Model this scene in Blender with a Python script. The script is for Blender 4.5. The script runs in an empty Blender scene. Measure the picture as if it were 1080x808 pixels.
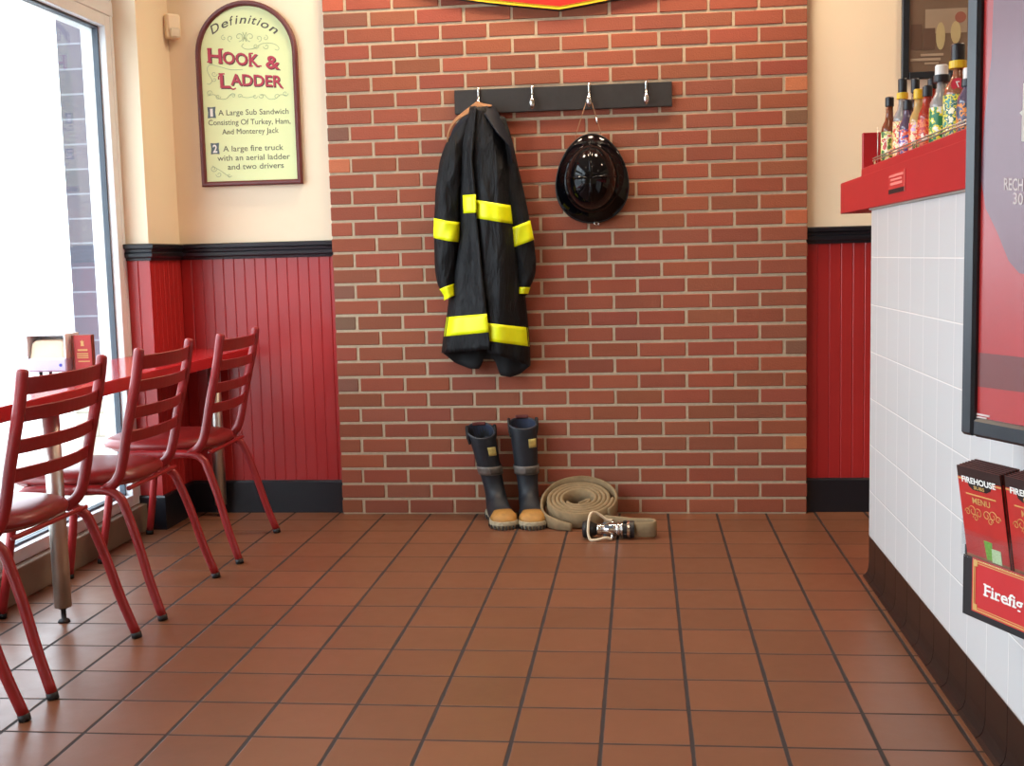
import bpy, math, random
from math import pi, sin, cos, radians as R
from mathutils import Vector, Matrix
random.seed(7)
C = bpy.context.scene.collection
sc = bpy.context.scene

# ------------------------------------------------------------------ camera
F = 1236.97; yaw = -.11117; pitch = -.10627; roll = -.02501
CAM = Vector((1.23363, -5.01102, 1.11359))
f_ = Vector((sin(yaw)*cos(pitch), cos(yaw)*cos(pitch), sin(pitch)))
r_ = Vector((cos(yaw), -sin(yaw), 0)); u_ = r_.cross(f_)
rr = cos(roll)*r_ + sin(roll)*u_; uu = -sin(roll)*r_ + cos(roll)*u_
def at(x, y, Y=None, X=None, Z=None):
    """point of the place seen at pixel (x, y) of the photograph on a given world plane"""
    d = f_ + rr*((x-540)/F) - uu*((y-404)/F)
    if Y is not None: t = (Y-CAM.y)/d.y
    elif X is not None: t = (X-CAM.x)/d.x
    else: t = (Z-CAM.z)/d.z
    return CAM + d*t
cd = bpy.data.cameras.new('camera'); cam = bpy.data.objects.new('camera', cd); C.objects.link(cam)
cd.sensor_width = 36; cd.lens = F/1080*36; cd.clip_start = .05; cd.clip_end = 200
m = Matrix((rr, uu, -f_)).transposed().to_4x4(); m.translation = CAM
cam.matrix_world = m
sc.camera = cam

# ------------------------------------------------------------------ materials
def lin(c):
    return tuple(((v/255)/12.92 if v/255 <= .04045 else ((v/255+.055)/1.055)**2.4) for v in c)+(1,)
class NT:
    def __init__(s, name):
        s.m = bpy.data.materials.new(name); s.m.use_nodes = True
        s.t = s.m.node_tree; s.b = s.t.nodes['Principled BSDF']
    def n(s, typ, **kw):
        nd = s.t.nodes.new(typ)
        for k, v in kw.items(): setattr(nd, k, v)
        return nd
    def l(s, a, b): s.t.links.new(a, b)
    def math(s, op, a, b=None, c=None):
        nd = s.n('ShaderNodeMath', operation=op)
        for i, v in enumerate((a, b, c)):
            if v is None: continue
            if isinstance(v, (int, float)): nd.inputs[i].default_value = v
            else: s.l(v, nd.inputs[i])
        return nd.outputs[0]
    def mix(s, fac, a, b, blend='MIX'):
        nd = s.n('ShaderNodeMix', data_type='RGBA', blend_type=blend)
        for i, v in ((0, fac), (6, a), (7, b)):
            if isinstance(v, (int, float)): nd.inputs[i].default_value = v
            elif isinstance(v, tuple): nd.inputs[i].default_value = v
            else: s.l(v, nd.inputs[i])
        return nd.outputs[2]
    def noise(s, scale, detail=3, vec=None, rough=.5):
        nd = s.n('ShaderNodeTexNoise'); nd.inputs['Scale'].default_value = scale
        nd.inputs['Detail'].default_value = detail; nd.inputs['Roughness'].default_value = rough
        if vec is None: vec = s.pos()
        s.l(vec, nd.inputs['Vector']); return nd.outputs['Fac']
    def pos(s):
        return s.n('ShaderNodeTexCoord').outputs['Object']
    def bump(s, h, strength=.3, dist=.002):
        nd = s.n('ShaderNodeBump'); nd.inputs['Strength'].default_value = strength
        nd.inputs['Distance'].default_value = dist
        s.l(h, nd.inputs['Height']); s.l(nd.outputs[0], s.b.inputs['Normal'])
    def rough(s, v): 
        if isinstance(v, (int, float)): s.b.inputs['Roughness'].default_value = v
        else: s.l(v, s.b.inputs['Roughness'])
MC = {}
def mat(name, col, rough=.5, metal=0, var=.06, nscale=14, bump=0, bscale=120, coat=0, spec=None):
    if name in MC: return MC[name]
    t = NT(name)
    c = lin(col)
    n = t.noise(nscale, 4)
    dk = tuple(v*(1-var*2) for v in c[:3])+(1,); lt = tuple(min(1, v*(1+var*2)) for v in c[:3])+(1,)
    t.l(t.mix(n, dk, lt), t.b.inputs['Base Color'])
    t.rough(rough); t.b.inputs['Metallic'].default_value = metal
    if coat: t.b.inputs['Coat Weight'].default_value = coat
    if spec is not None: t.b.inputs['Specular IOR Level'].default_value = spec
    if bump: t.bump(t.noise(bscale, 3), bump, .002)
    MC[name] = t.m
    return t.m

def glass_mat(name, tint=(1, 1, 1), refl=1.45):
    t = NT(name); t.t.nodes.remove(t.b)
    out = t.t.nodes['Material Output']
    tr = t.n('ShaderNodeBsdfTransparent'); tr.inputs[0].default_value = tint+(1,)
    gl = t.n('ShaderNodeBsdfGlossy'); gl.inputs['Roughness'].default_value = .01
    fr = t.n('ShaderNodeFresnel')
    bf = t.n('ShaderNodeNewGeometry').outputs['Backfacing']
    t.l(t.math('ADD', refl, t.math('MULTIPLY', bf, 1/refl-refl)), fr.inputs[0])
    mx = t.n('ShaderNodeMixShader'); t.l(fr.outputs[0], mx.inputs[0]); t.l(tr.outputs[0], mx.inputs[1]); t.l(gl.outputs[0], mx.inputs[2])
    t.l(mx.outputs[0], out.inputs[0]); return t.m

def floor_mat():
    t = NT('quarry_tile')
    sp = t.n('ShaderNodeSeparateXYZ'); t.l(t.pos(), sp.inputs[0])
    def grid(o, off, size, g):
        q = t.math('DIVIDE', t.math('SUBTRACT', o, off), size)
        fr = t.math('FRACT', q); fl = t.math('FLOOR', q)
        e = t.math('MULTIPLY', t.math('MINIMUM', fr, t.math('SUBTRACT', 1, fr)), size)
        return fl, e
    wob = t.math('MULTIPLY', t.math('SUBTRACT', t.noise(9, 2), .5), .004)
    fx, ex = grid(sp.outputs[0], .5071, .20739, 0)
    fy, ey = grid(sp.outputs[1], -.74383, .20937, 0)
    def edge(e, half):
        nd = t.n('ShaderNodeMapRange'); nd.inputs['From Min'].default_value = half-.0012; nd.inputs['From Max'].default_value = half+.0012
        t.l(t.math('ADD', e, wob), nd.inputs['Value']); return nd.outputs[0]
    tile = t.math('MULTIPLY', edge(ex, .0048), edge(ey, .0036))
    cm = t.n('ShaderNodeCombineXYZ'); t.l(fx, cm.inputs[0]); t.l(fy, cm.inputs[1])
    wn = t.n('ShaderNodeTexWhiteNoise', noise_dimensions='3D'); t.l(cm.outputs[0], wn.inputs['Vector'])
    base = t.mix(wn.outputs['Value'], lin((115, 74, 51)), lin((128, 82, 57)))
    base = t.mix(t.math('MULTIPLY', t.noise(5, 5), .6), base, lin((102, 65, 46)))
    spk = t.noise(300, 2)
    base = t.mix(t.math('MULTIPLY', t.math('GREATER_THAN', spk, .68), .35), base, lin((110, 60, 45)))
    scuff = t.math('MULTIPLY', t.math('GREATER_THAN', t.noise(38, 6, rough=.7), .735), .35)
    base = t.mix(scuff, base, lin((185, 150, 125)))
    t.l(t.mix(tile, lin((36, 24, 21)), base), t.b.inputs['Base Color'])
    rn = t.n('ShaderNodeMapRange'); t.l(t.noise(18, 4), rn.inputs['Value']); rn.inputs['To Min'].default_value = .28; rn.inputs['To Max'].default_value = .42
    t.rough(t.mix(tile, (.8, .8, .8, 1), rn.outputs[0]))
    t.bump(t.math('ADD', tile, t.math('MULTIPLY', t.noise(60, 3), .12)), .6, .002)
    return t.m

def brick_mat():
    t = NT('wall_brick')
    a = t.n('ShaderNodeVertexColor'); a.layer_name = 'Col'
    n = t.noise(45, 6, rough=.65)
    c = t.mix(t.math('MULTIPLY', n, .5), a.outputs[0], t.mix(.5, a.outputs[0], lin((110, 58, 44))))
    sp = t.math('MULTIPLY', t.math('GREATER_THAN', t.noise(210, 2), .66), .25)
    c = t.mix(sp, c, lin((120, 70, 55)))
    t.l(c, t.b.inputs['Base Color']); t.rough(.8); t.bump(t.noise(160, 5), .5, .003)
    return t.m

def tile_mat():
    """white glazed wall tile; grout every 0.1545 m along Y and Z"""
    t = NT('white_wall_tile')
    sp = t.n('ShaderNodeSeparateXYZ'); t.l(t.pos(), sp.inputs[0])
    def e(o, off, size):
        q = t.math('FRACT', t.math('DIVIDE', t.math('SUBTRACT', o, off), size))
        d = t.math('MULTIPLY', t.math('MINIMUM', q, t.math('SUBTRACT', 1, q)), size)
        nd = t.n('ShaderNodeMapRange'); nd.inputs['From Min'].default_value = .0008; nd.inputs['From Max'].default_value = .0028
        t.l(d, nd.inputs['Value']); return nd.outputs[0]
    k = t.math('MULTIPLY', e(sp.outputs[1], -1.087, .158), e(sp.outputs[2], .142, .1575))
    t.l(t.mix(k, lin((240, 240, 238)), lin((208, 212, 214))), t.b.inputs['Base Color'])
    t.rough(.12); t.bump(k, .5, .0015)
    return t.m

def pier_mat():
    t = NT('outdoor_masonry')
    sp = t.n('ShaderNodeSeparateXYZ'); t.l(t.pos(), sp.inputs[0])
    cb = t.n('ShaderNodeCombineXYZ'); t.l(t.math('ADD', sp.outputs[0], sp.outputs[1]), cb.inputs[0]); t.l(sp.outputs[2], cb.inputs[1])
    b = t.n('ShaderNodeTexBrick', offset=.5); t.l(cb.outputs[0], b.inputs['Vector'])
    b.inputs['Scale'].default_value = 1; b.inputs['Brick Width'].default_value = .61; b.inputs['Row Height'].default_value = .1016
    b.inputs['Mortar Size'].default_value = .004; b.inputs['Mortar Smooth'].default_value = .2
    b.inputs['Color1'].default_value = lin((84, 82, 92)); b.inputs['Color2'].default_value = lin((100, 94, 104)); b.inputs['Mortar'].default_value = lin((136, 138, 146))
    t.l(t.mix(t.math('MULTIPLY', t.noise(30, 4), .4), b.outputs[0], lin((70, 68, 78))), t.b.inputs['Base Color'])
    t.rough(.85); t.bump(b.outputs['Fac'], -.5, .004)
    return t.m

WHITEP = mat('cream_paint', (240, 223, 194), .55, var=.015, nscale=3, bump=.08, bscale=260)
REDW = mat('red_beadboard_paint', (168, 40, 40), .3, var=.04, nscale=3)
BLACKT = mat('black_trim', (20, 23, 31), .35, var=.1)
CHRED = mat('chair_red_enamel', (140, 27, 30), .35, var=.08, nscale=30)
VINYL = mat('chair_red_vinyl', (128, 34, 34), .3, var=.08, nscale=18, bump=.12, bscale=300)
LAMI = mat('red_laminate', (172, 34, 38), .16, var=.03, nscale=10)
CHROME = mat('chrome', (210, 210, 208), .12, 1, var=.03)
STEEL = mat('brushed_steel', (205, 202, 194), .38, 1, var=.06)
RUBBER = mat('black_rubber', (18, 18, 20), .6, var=.1)
WFRAME = mat('white_window_frame', (226, 230, 232), .35, var=.02)
GASKET = mat('window_gasket', (70, 80, 92), .5)
SILLB = mat('taupe_sill_panel', (128, 110, 92), .6, var=.1, bump=.2)
COAT = mat('black_coat_canvas', (15, 16, 19), .6, var=.3, nscale=22, spec=.25)
def _coat():
    t = NT('_tmp'); bpy.data.materials.remove(t.m)
    nt = COAT.node_tree; tc = nt.nodes.new('ShaderNodeTexCoord'); mp = nt.nodes.new('ShaderNodeMapping'); mp.inputs['Scale'].default_value = (1.6, 1, .45)
    nt.links.new(tc.outputs['Object'], mp.inputs[0]); n1 = nt.nodes.new('ShaderNodeTexNoise'); n1.inputs['Scale'].default_value = 13; n1.inputs['Detail'].default_value = 5; n1.inputs['Distortion'].default_value = .6
    nt.links.new(mp.outputs[0], n1.inputs['Vector']); b = nt.nodes.new('ShaderNodeBump'); b.inputs['Strength'].default_value = .8; b.inputs['Distance'].default_value = .03
    nt.links.new(n1.outputs['Fac'], b.inputs['Height']); nt.links.new(b.outputs[0], nt.nodes['Principled BSDF'].inputs['Normal'])
_coat()
COATIN = mat('coat_lining', (12, 13, 17), .8, var=.2)
TANC = mat('tan_collar_corduroy', (138, 98, 64), .8, var=.12, nscale=90, bump=.4, bscale=500)
NAVY = mat('navy_collar', (13, 18, 30), .65, var=.2, spec=.25)
YEL = mat('fluorescent_stripe', (240, 255, 3), .45, var=.05, nscale=40)
YEL.node_tree.nodes['Principled BSDF'].inputs['Sheen Weight'].default_value = 0
HELM = mat('glossy_black_helmet', (6, 6, 9), .07, var=.05, spec=.3)
BOOTB = mat('boot_black_rubber', (22, 27, 35), .55, var=.35, nscale=20, bump=.3, bscale=60)
BOOTY = mat('boot_toe_yellow', (160, 116, 54), .6, var=.2, nscale=40)
BOOTS = mat('boot_sole_cream', (150, 140, 116), .75, var=.3, nscale=60)
REFL = mat('worn_silver_tape', (105, 98, 92), .5, .2, var=.3, nscale=60)
LABY = mat('boot_yellow_label', (185, 170, 100), .6, var=.25, nscale=60)
PULL = mat('boot_red_lining', (110, 52, 48), .7)
HOSE = mat('canvas_hose', (132, 112, 82), .85, var=.18, nscale=35, bump=.5, bscale=700)
BAIL = mat('ivory_bail_handle', (205, 188, 160), .3, var=.1)
BOARD = mat('black_rack_board', (42, 40, 40), .5, var=.15, nscale=30, bump=.1)
CORD = mat('tan_cord', (165, 120, 85), .7)
SIGNP = mat('sign_cream_panel', (222, 232, 172), .4, var=.02, nscale=5)
SIGNF = mat('sign_maroon_frame', (98, 42, 42), .4, var=.08)
INKD = mat('sign_grey_ink', (84, 84, 74), .6)
INKG = mat('sign_scroll_green', (160, 180, 140), .6)
INKR = mat('sign_red_ink', (180, 52, 74), .5)
INKS = mat('sign_brown_shadow_ink', (92, 62, 56), .6)
INKB = mat('sign_slate_box', (92, 110, 118), .6)
INKW = mat('white_ink', (238, 238, 232), .5, var=.01)
RED = mat('shelf_red_laminate', (180, 34, 42), .35, var=.04, nscale=6)
SREDM = mat('shield_red', (226, 40, 30), .4, var=.02)
SYEL = mat('shield_yellow', (240, 200, 40), .4, var=.02)
BASET = mat('dark_base_tile', (26, 17, 16), .3, var=.15, nscale=5)
GROUTD = mat('base_tile_grout', (165, 150, 140), .7)
PFRAME = mat('poster_frame_black', (28, 34, 42), .3, var=.1)
GOLD = mat('gold_print', (205, 165, 95), .5, var=.05)
MRED = mat('menu_red', (188, 44, 40), .3, var=.08, nscale=30)
MDARK = mat('menu_dark_band', (48, 26, 24), .35, var=.1)
PAPER = mat('menu_paper_edge', (92, 44, 40), .7, var=.3, nscale=80)
GREEN = mat('print_green', (110, 170, 50), .5, var=.2, nscale=200)
CONC = mat('pale_concrete', (190, 188, 184), .85, var=.05, nscale=2)
BEIGEB = None

# ------------------------------------------------------------------ mesh helpers
class MB:
    def __init__(s): s.v = []; s.f = []; s.mi = []; s.cur = 0; s.smooth = []; s.sm = False
    def add(s, vs, fs):
        b = len(s.v); s.v += [tuple(v) for v in vs]
        for q in fs: s.f.append([b+i for i in q]); s.mi.append(s.cur); s.smooth.append(s.sm)
        return s
    def box(s, x0, x1, y0, y1, z0, z1, M=None, c=0):
        if c == 0:
            vs = [(x, y, z) for z in (z0, z1) for y in (y0, y1) for x in (x0, x1)]
            fs = [(0, 2, 3, 1), (4, 5, 7, 6), (0, 1, 5, 4), (2, 6, 7, 3), (0, 4, 6, 2), (1, 3, 7, 5)]
        else:
            # chamfered box
            import itertools
            vs = []; idx = {}
            for sx in (0, 1):
                for sy in (0, 1):
                    for sz in (0, 1):
                        X = (x0, x1)[sx]; Y = (y0, y1)[sy]; Z = (z0, z1)[sz]
                        dx = c if sx == 0 else -c; dy = c if sy == 0 else -c; dz = c if sz == 0 else -c
                        idx[(sx, sy, sz, 0)] = len(vs); vs.append((X, Y+dy, Z+dz))
                        idx[(sx, sy, sz, 1)] = len(vs); vs.append((X+dx, Y, Z+dz))
                        idx[(sx, sy, sz, 2)] = len(vs); vs.append((X+dx, Y+dy, Z))
            fs = []
            def K(a, b, cc, k): return idx[(a, b, cc, k)]
            for sx in (0, 1):
                q = [K(sx, 0, 0, 0), K(sx, 1, 0, 0), K(sx, 1, 1, 0), K(sx, 0, 1, 0)]; fs.append(q if sx else q[::-1])
            for sy in (0, 1):
                q = [K(0, sy, 0, 1), K(1, sy, 0, 1), K(1, sy, 1, 1), K(0, sy, 1, 1)]; fs.append(q[::-1] if sy else q)
            for sz in (0, 1):
                q = [K(0, 0, sz, 2), K(1, 0, sz, 2), K(1, 1, sz, 2), K(0, 1, sz, 2)]; fs.append(q if sz else q[::-1])
            for a in (0, 1):
                for b in (0, 1):
                    fs.append([K(a, b, 0, 0), K(a, b, 0, 1), K(a, b, 1, 1), K(a, b, 1, 0)])
                    fs.append([K(a, 0, b, 0), K(a, 0, b, 2), K(a, 1, b, 2), K(a, 1, b, 0)])
                    fs.append([K(0, a, b, 1), K(0, a, b, 2), K(1, a, b, 2), K(1, a, b, 1)])
            for a in (0, 1):
                for b in (0, 1):
                    for d in (0, 1): fs.append([K(a, b, d, 0), K(a, b, d, 1), K(a, b, d, 2)])
        if M is not None: vs = [M @ Vector(v) for v in vs]
        return s.add(vs, fs)
    def rings(s, rs, closed=True, caps=True, loop=False):
        n = len(rs[0]); vs = [p for r in rs for p in r]; fs = []
        k = len(rs)
        for i in range(k if loop else k-1):
            a = i*n; b = ((i+1) % k)*n
            for j in range(n if closed else n-1):
                j2 = (j+1) % n; fs.append((a+j, a+j2, b+j2, b+j))
        if caps and not loop: fs.append(tuple(range(n))[::-1]); fs.append(tuple(range((k-1)*n, k*n)))
        return s.add(vs, fs)
    def tube(s, pts, r, n=12, rb=None, up=None, caps=True, loop=False):
        """round (or oval: r across, rb along 'up') tube along a path; r may be a list"""
        pts = [Vector(p) for p in pts]; k = len(pts); rs = []
        T = []
        for i in range(k):
            if loop: d = pts[(i+1) % k]-pts[i-1]
            else: d = pts[min(i+1, k-1)]-pts[max(i-1, 0)]
            T.append(d.normalized())
        U = Vector(up) if up else (Vector((0, 0, 1)) if abs(T[0].z) < .9 else Vector((0, 1, 0)))
        for i in range(k):
            t = T[i]; w = U-t*U.dot(t)
            w = w.normalized() if w.length > 1e-5 else t.orthogonal().normalized()
            if not up: U = w
            x = t.cross(w)
            ri = r[i] if isinstance(r, (list, tuple)) else r
            rbi = ri if rb is None else (rb[i] if isinstance(rb, (list, tuple)) else rb)
            rs.append([pts[i]+x*(ri*cos(2*pi*j/n))+w*(rbi*sin(2*pi*j/n)) for j in range(n)])
        return s.rings(rs, caps=caps, loop=loop)
    def lathe(s, prof, n=24, o=(0, 0, 0), M=None):
        rs = []
        for r, z in prof:
            q = [Vector((o[0]+r*cos(2*pi*j/n), o[1]+r*sin(2*pi*j/n), o[2]+z)) for j in range(n)]
            if M is not None: q = [M @ p for p in q]
            rs.append(q)
        return s.rings(rs)
    def grid(s, fn, nu, nv):
        vs = [fn(i/nu, j/nv) for j in range(nv+1) for i in range(nu+1)]
        fs = [(j*(nu+1)+i, j*(nu+1)+i+1, (j+1)*(nu+1)+i+1, (j+1)*(nu+1)+i) for j in range(nv) for i in range(nu)]
        return s.add(vs, fs)
    def prism(s, poly, fn, d0, d1):
        """poly: 2D outline, fn(a, b, d) -> 3D"""
        n = len(poly)
        vs = [fn(a, b, d0) for a, b in poly]+[fn(a, b, d1) for a, b in poly]
        fs = [tuple(range(n))[::-1], tuple(range(n, 2*n))]+[(i, (i+1) % n, n+(i+1) % n, n+i) for i in range(n)]
        return s.add(vs, fs)
    def build(s, name, mats, parent=None, bevel=0, seg=2, subsurf=0, solid=0, smooth=None, fixn=True):
        me = bpy.data.meshes.new(name); me.from_pydata(s.v, [], s.f)
        if not isinstance(mats, (list, tuple)): mats = [mats]
        for mm in mats: me.materials.append(mm)
        for p, mi, sm in zip(me.polygons, s.mi, s.smooth):
            p.material_index = mi; p.use_smooth = sm if smooth is None else smooth
        if fixn:
            import bmesh
            b = bmesh.new(); b.from_mesh(me); bmesh.ops.recalc_face_normals(b, faces=b.faces); b.to_mesh(me); b.free()
        me.update()
        o = bpy.data.objects.new(name, me); C.objects.link(o)
        if parent: o.parent = parent; o.matrix_parent_inverse = Matrix.Translation(-parent.location) if not parent.parent and parent.rotation_euler.z == 0 and parent.type == 'EMPTY' else Matrix()
        if solid:
            md = o.modifiers.new('solid', 'SOLIDIFY'); md.thickness = solid; md.offset = 0
        if bevel:
            md = o.modifiers.new('bevel', 'BEVEL'); md.width = bevel; md.segments = seg; md.limit_method = 'ANGLE'; md.angle_limit = R(35); md.harden_normals = False
        if subsurf:
            md = o.modifiers.new('sub', 'SUBSURF'); md.levels = subsurf; md.render_levels = subsurf
        return o
def tag(o, label=None, cat=None, group=None, kind=None):
    if label: o['label'] = label
    if cat: o['category'] = cat
    if group: o['group'] = group
    if kind: o['kind'] = kind
    return o
def struct(o): o['kind'] = 'structure'; return o
def thing(name, label, cat, loc=(0, 0, 0), group=None):
    o = bpy.data.objects.new(name, None); C.objects.link(o); o.location = loc; o.empty_display_size = .05
    return tag(o, label, cat, group)
def arc(c, a, b, r, a0, a1, n):
    c, a, b = Vector(c), Vector(a), Vector(b)
    return [c+a*(r*cos(a0+(a1-a0)*i/n))+b*(r*sin(a0+(a1-a0)*i/n)) for i in range(n+1)]
def smoothpath(pts, sub=5):
    pts = [Vector(p) for p in pts]; out = []
    P = [2*pts[0]-pts[1]]+pts+[2*pts[-1]-pts[-2]]
    for i in range(1, len(P)-2):
        p0, p1, p2, p3 = P[i-1:i+3]
        for k in range(sub):
            t = k/sub
            out.append(.5*((2*p1)+(p2-p0)*t+(2*p0-5*p1+4*p2-p3)*t*t+(-p0+3*p1-3*p2+p3)*t**3))
    out.append(pts[-1]); return out
def lerp(tab, x):
    if x <= tab[0][0]: return tab[0][1]
    for (a, b), (c, d) in zip(tab, tab[1:]):
        if x <= c: return b+(d-b)*(x-a)/(c-a)
    return tab[-1][1]

_tc = {}
def glyphs(txt, extrude=0.0, shear=0, offset=0):
    key = (txt, shear, offset)
    if key in _tc: return _tc[key]
    cu = bpy.data.curves.new('t', 'FONT'); cu.body = txt; cu.size = 1; cu.shear = shear; cu.offset = offset; cu.resolution_u = 3
    o = bpy.data.objects.new('t', cu)
    me = bpy.data.meshes.new_from_object(o)
    vs = [tuple(v.co) for v in me.vertices]; fs = [tuple(p.vertices) for p in me.polygons]
    bpy.data.objects.remove(o); bpy.data.curves.remove(cu); bpy.data.meshes.remove(me)
    _tc[key] = (vs, fs); return vs, fs
def put_text(mb, txt, P0, P1, cap, up, nrm, off=.0008, shear=0, bold=0, curve=None):
    """text whose inked width spans P0..P1 on the baseline, capital height cap, raised off along nrm"""
    vs, fs = glyphs(txt, shear=shear, offset=bold)
    if not vs: return
    x0 = min(v[0] for v in vs); x1 = max(v[0] for v in vs)
    P0 = Vector(P0); P1 = Vector(P1); up = Vector(up).normalized(); nrm = Vector(nrm).normalized()
    W = P1-P0; k = cap/.73
    out = []
    for x, y, z in vs:
        t = (x-x0)/(x1-x0)
        p = P0+W*t+up*(y*k)+nrm*off
        if curve: p += up*curve(t)
        out.append(p)
    mb.add(out, fs)
def empty_parent(o): return o

# ------------------------------------------------------------------ room shell
CEIL = 2.9
BW, BH = .2032, .06776
mb = MB(); mb.box(-.90, 4.6, -6.6, .10, -.1, 0)
floor = struct(mb.build('floor', floor_mat()))
mb = MB(); mb.box(-1.05, 4.6, -6.6, .15, CEIL, CEIL+.1)
struct(mb.build('ceiling', mat('ceiling_white', (222, 214, 198), .8, var=.01)))

# brick chimney breast: every brick modelled on a recessed mortar bed
mb = MB(); cols = []
BC = [(149, 79, 54), (145, 76, 52), (152, 81, 56), (142, 74, 51), (148, 78, 54)]
rows = int(CEIL/BH)+1
X0, X1 = -.0965, 1.9225
for k in range(rows):
    z0 = k*BH+.0058; z1 = min((k+1)*BH-.0058, CEIL)
    offs = 0 if k % 2 == 0 else .5
    j = -1
    xs = [X0]+[(i+offs)*BW for i in range(-1, 11) if X0+.03 < (i+offs)*BW < X1-.03]+[X1]
    for a, b in zip(xs, xs[1:]):
        xa = a if a == X0 else a+.0058; xb = b if b == X1 else b-.0058
        j = random.random()
        c = random.choice(BC)
        short = (b-a) < .15
        if short and random.random() < .3: c = random.choice([(188, 112, 74), (124, 88, 66), (178, 96, 66)])
        elif j < .008: c = (140, 82, 62)
        elif j > .99: c = (182, 96, 62)
        c = tuple(v*random.uniform(.95, 1.05) for v in c)
        n0 = len(mb.f); jy = random.uniform(-.0012, .0012); jz = random.uniform(-.0008, .0008)
        mb.box(xa+random.uniform(-.0012, .0012), xb+random.uniform(-.0012, .0012), jy, .06, z0+jz, z1+jz, c=.0022)
        cols += [c]*(len(mb.f)-n0)
n0 = len(mb.f); mb.cur = 1; mb.box(X0+.003, X1-.003, .0035, .062, 0, CEIL)
cols += [(150, 150, 150)]*(len(mb.f)-n0)
bw = mb.build('wall_brick', [brick_mat(), mat('brick_mortar', (184, 166, 140), .9, var=.10, nscale=60, bump=.6, bscale=300)], fixn=True)
ca = bw.data.color_attributes.new('Col', 'FLOAT_COLOR', 'CORNER')
for p in bw.data.polygons:
    c = lin(cols[p.index])
    for li in p.loop_indices: ca.data[li].color = c
struct(bw)

WY = .045            # face of the plain back wall
mb = MB(); mb.box(-1.05, 4.6, WY, .16, 1.14, CEIL); struct(mb.build('wall_back', WHITEP))
def beadboard(mb, P, D, N, length, z0, z1, pitch=.0485):
    """vertical planks with V grooves; P start, D run direction, N outward normal"""
    P, D, N = Vector(P), Vector(D), Vector(N)
    prof = []; s = 0
    while s < length-.001:
        e = min(s+pitch, length)
        prof += [(s, -.0026), (s+.0032, 0), (e-.0032, 0)] if e-s > .01 else [(s, 0)]
        s = e
    prof.append((length, 0))
    vs = []
    for z in (z0, z1): vs += [P+D*a+N*b+Vector((0, 0, z)) for a, b in prof]
    n = len(prof)
    mb.add(vs, [(i, i+1, n+i+1, n+i) for i in range(n-1)])
def wainscot(name, P, D, N, length):
    P, D, N = Vector(P), Vector(D), Vector(N)
    mb = MB(); beadboard(mb, P, D, N, length, .14, 1.15); struct(mb.build('wall_'+name, REDW, fixn=False))
def run_prof(mb, prof, path, up=(0, 0, 1)):
    """profile (out, z) swept along a horizontal path with mitred corners; out = to the left normal"""
    rs = []
    n = len(path)
    for i, p in enumerate(path):
        p = Vector((p[0], p[1], 0))
        d1 = (Vector((path[i][0], path[i][1], 0))-Vector((path[i-1][0], path[i-1][1], 0))).normalized() if i > 0 else None
        d2 = (Vector((path[i+1][0], path[i+1][1], 0))-Vector((path[i][0], path[i][1], 0))).normalized() if i < n-1 else None
        nn = []
        for d in (d1, d2):
            if d is not None: nn.append(Vector((d.y, -d.x, 0)))
        if len(nn) == 2:
            m_ = (nn[0]+nn[1]).normalized(); m_ = m_/m_.dot(nn[0])
        else: m_ = nn[0]
        rs.append([p+m_*o+Vector((0, 0, z)) for o, z in prof])
    mb.rings(rs)
# wainscot left of the brick (path runs: jamb front -> return -> back wall -> brick)
PATHL = [(-.899, -.29), (-.80, -.29), (-.80, WY), (X0+.004, WY)]
wainscot('back_left', (-.80, WY, 0), (1, 0, 0), (0, -1, 0), X0+.80)
wainscot('left_return', (-.80, -.29, 0), (0, 1, 0), (1, 0, 0), .335)
wainscot('jamb', (-.90, -.29, 0), (1, 0, 0), (0, -1, 0), .10)
wainscot('back_right', (X1, WY, 0), (1, 0, 0), (0, -1, 0), 4.6-X1)
RAIL = [(0, 1.140), (.010, 1.140), (.012, 1.150), (.020, 1.156), (.022, 1.170), (.016, 1.176), (.018, 1.186), (.028, 1.192), (.030, 1.206), (.024, 1.210), (0, 1.210)]
BASEP = [(0, 0), (.016, 0), (.016, .138), (.012, .146), (0, .146)]
for nm, path in (('left', PATHL), ('right', [(X1-.004, WY), (4.6, WY)])):
    mb = MB(); run_prof(mb, RAIL, path); struct(mb.build('trim_1' if nm == 'left' else 'trim_2', BLACKT))
    mb = MB(); run_prof(mb, BASEP, path); struct(mb.build('baseboard_'+nm, BLACKT))
# plaster return beside the window and the solid behind it
mb = MB(); mb.box(-.90, -.80, -.29, WY+.05, 1.15, CEIL); 
struct(mb.build('wall_left_return', WHITEP))
mb = MB(); mb.box(-.893, -.806, -.284, WY+.05, 0, 1.16); struct(mb.build('wall_left_core', REDW))
mb = MB(); mb.box(-1.05, 4.6, .0505, .16, 0, 1.15); mb.box(-.806, -.7, .0500, .10, 0, 1.15); struct(mb.build('wall_back_core', REDW))

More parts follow.
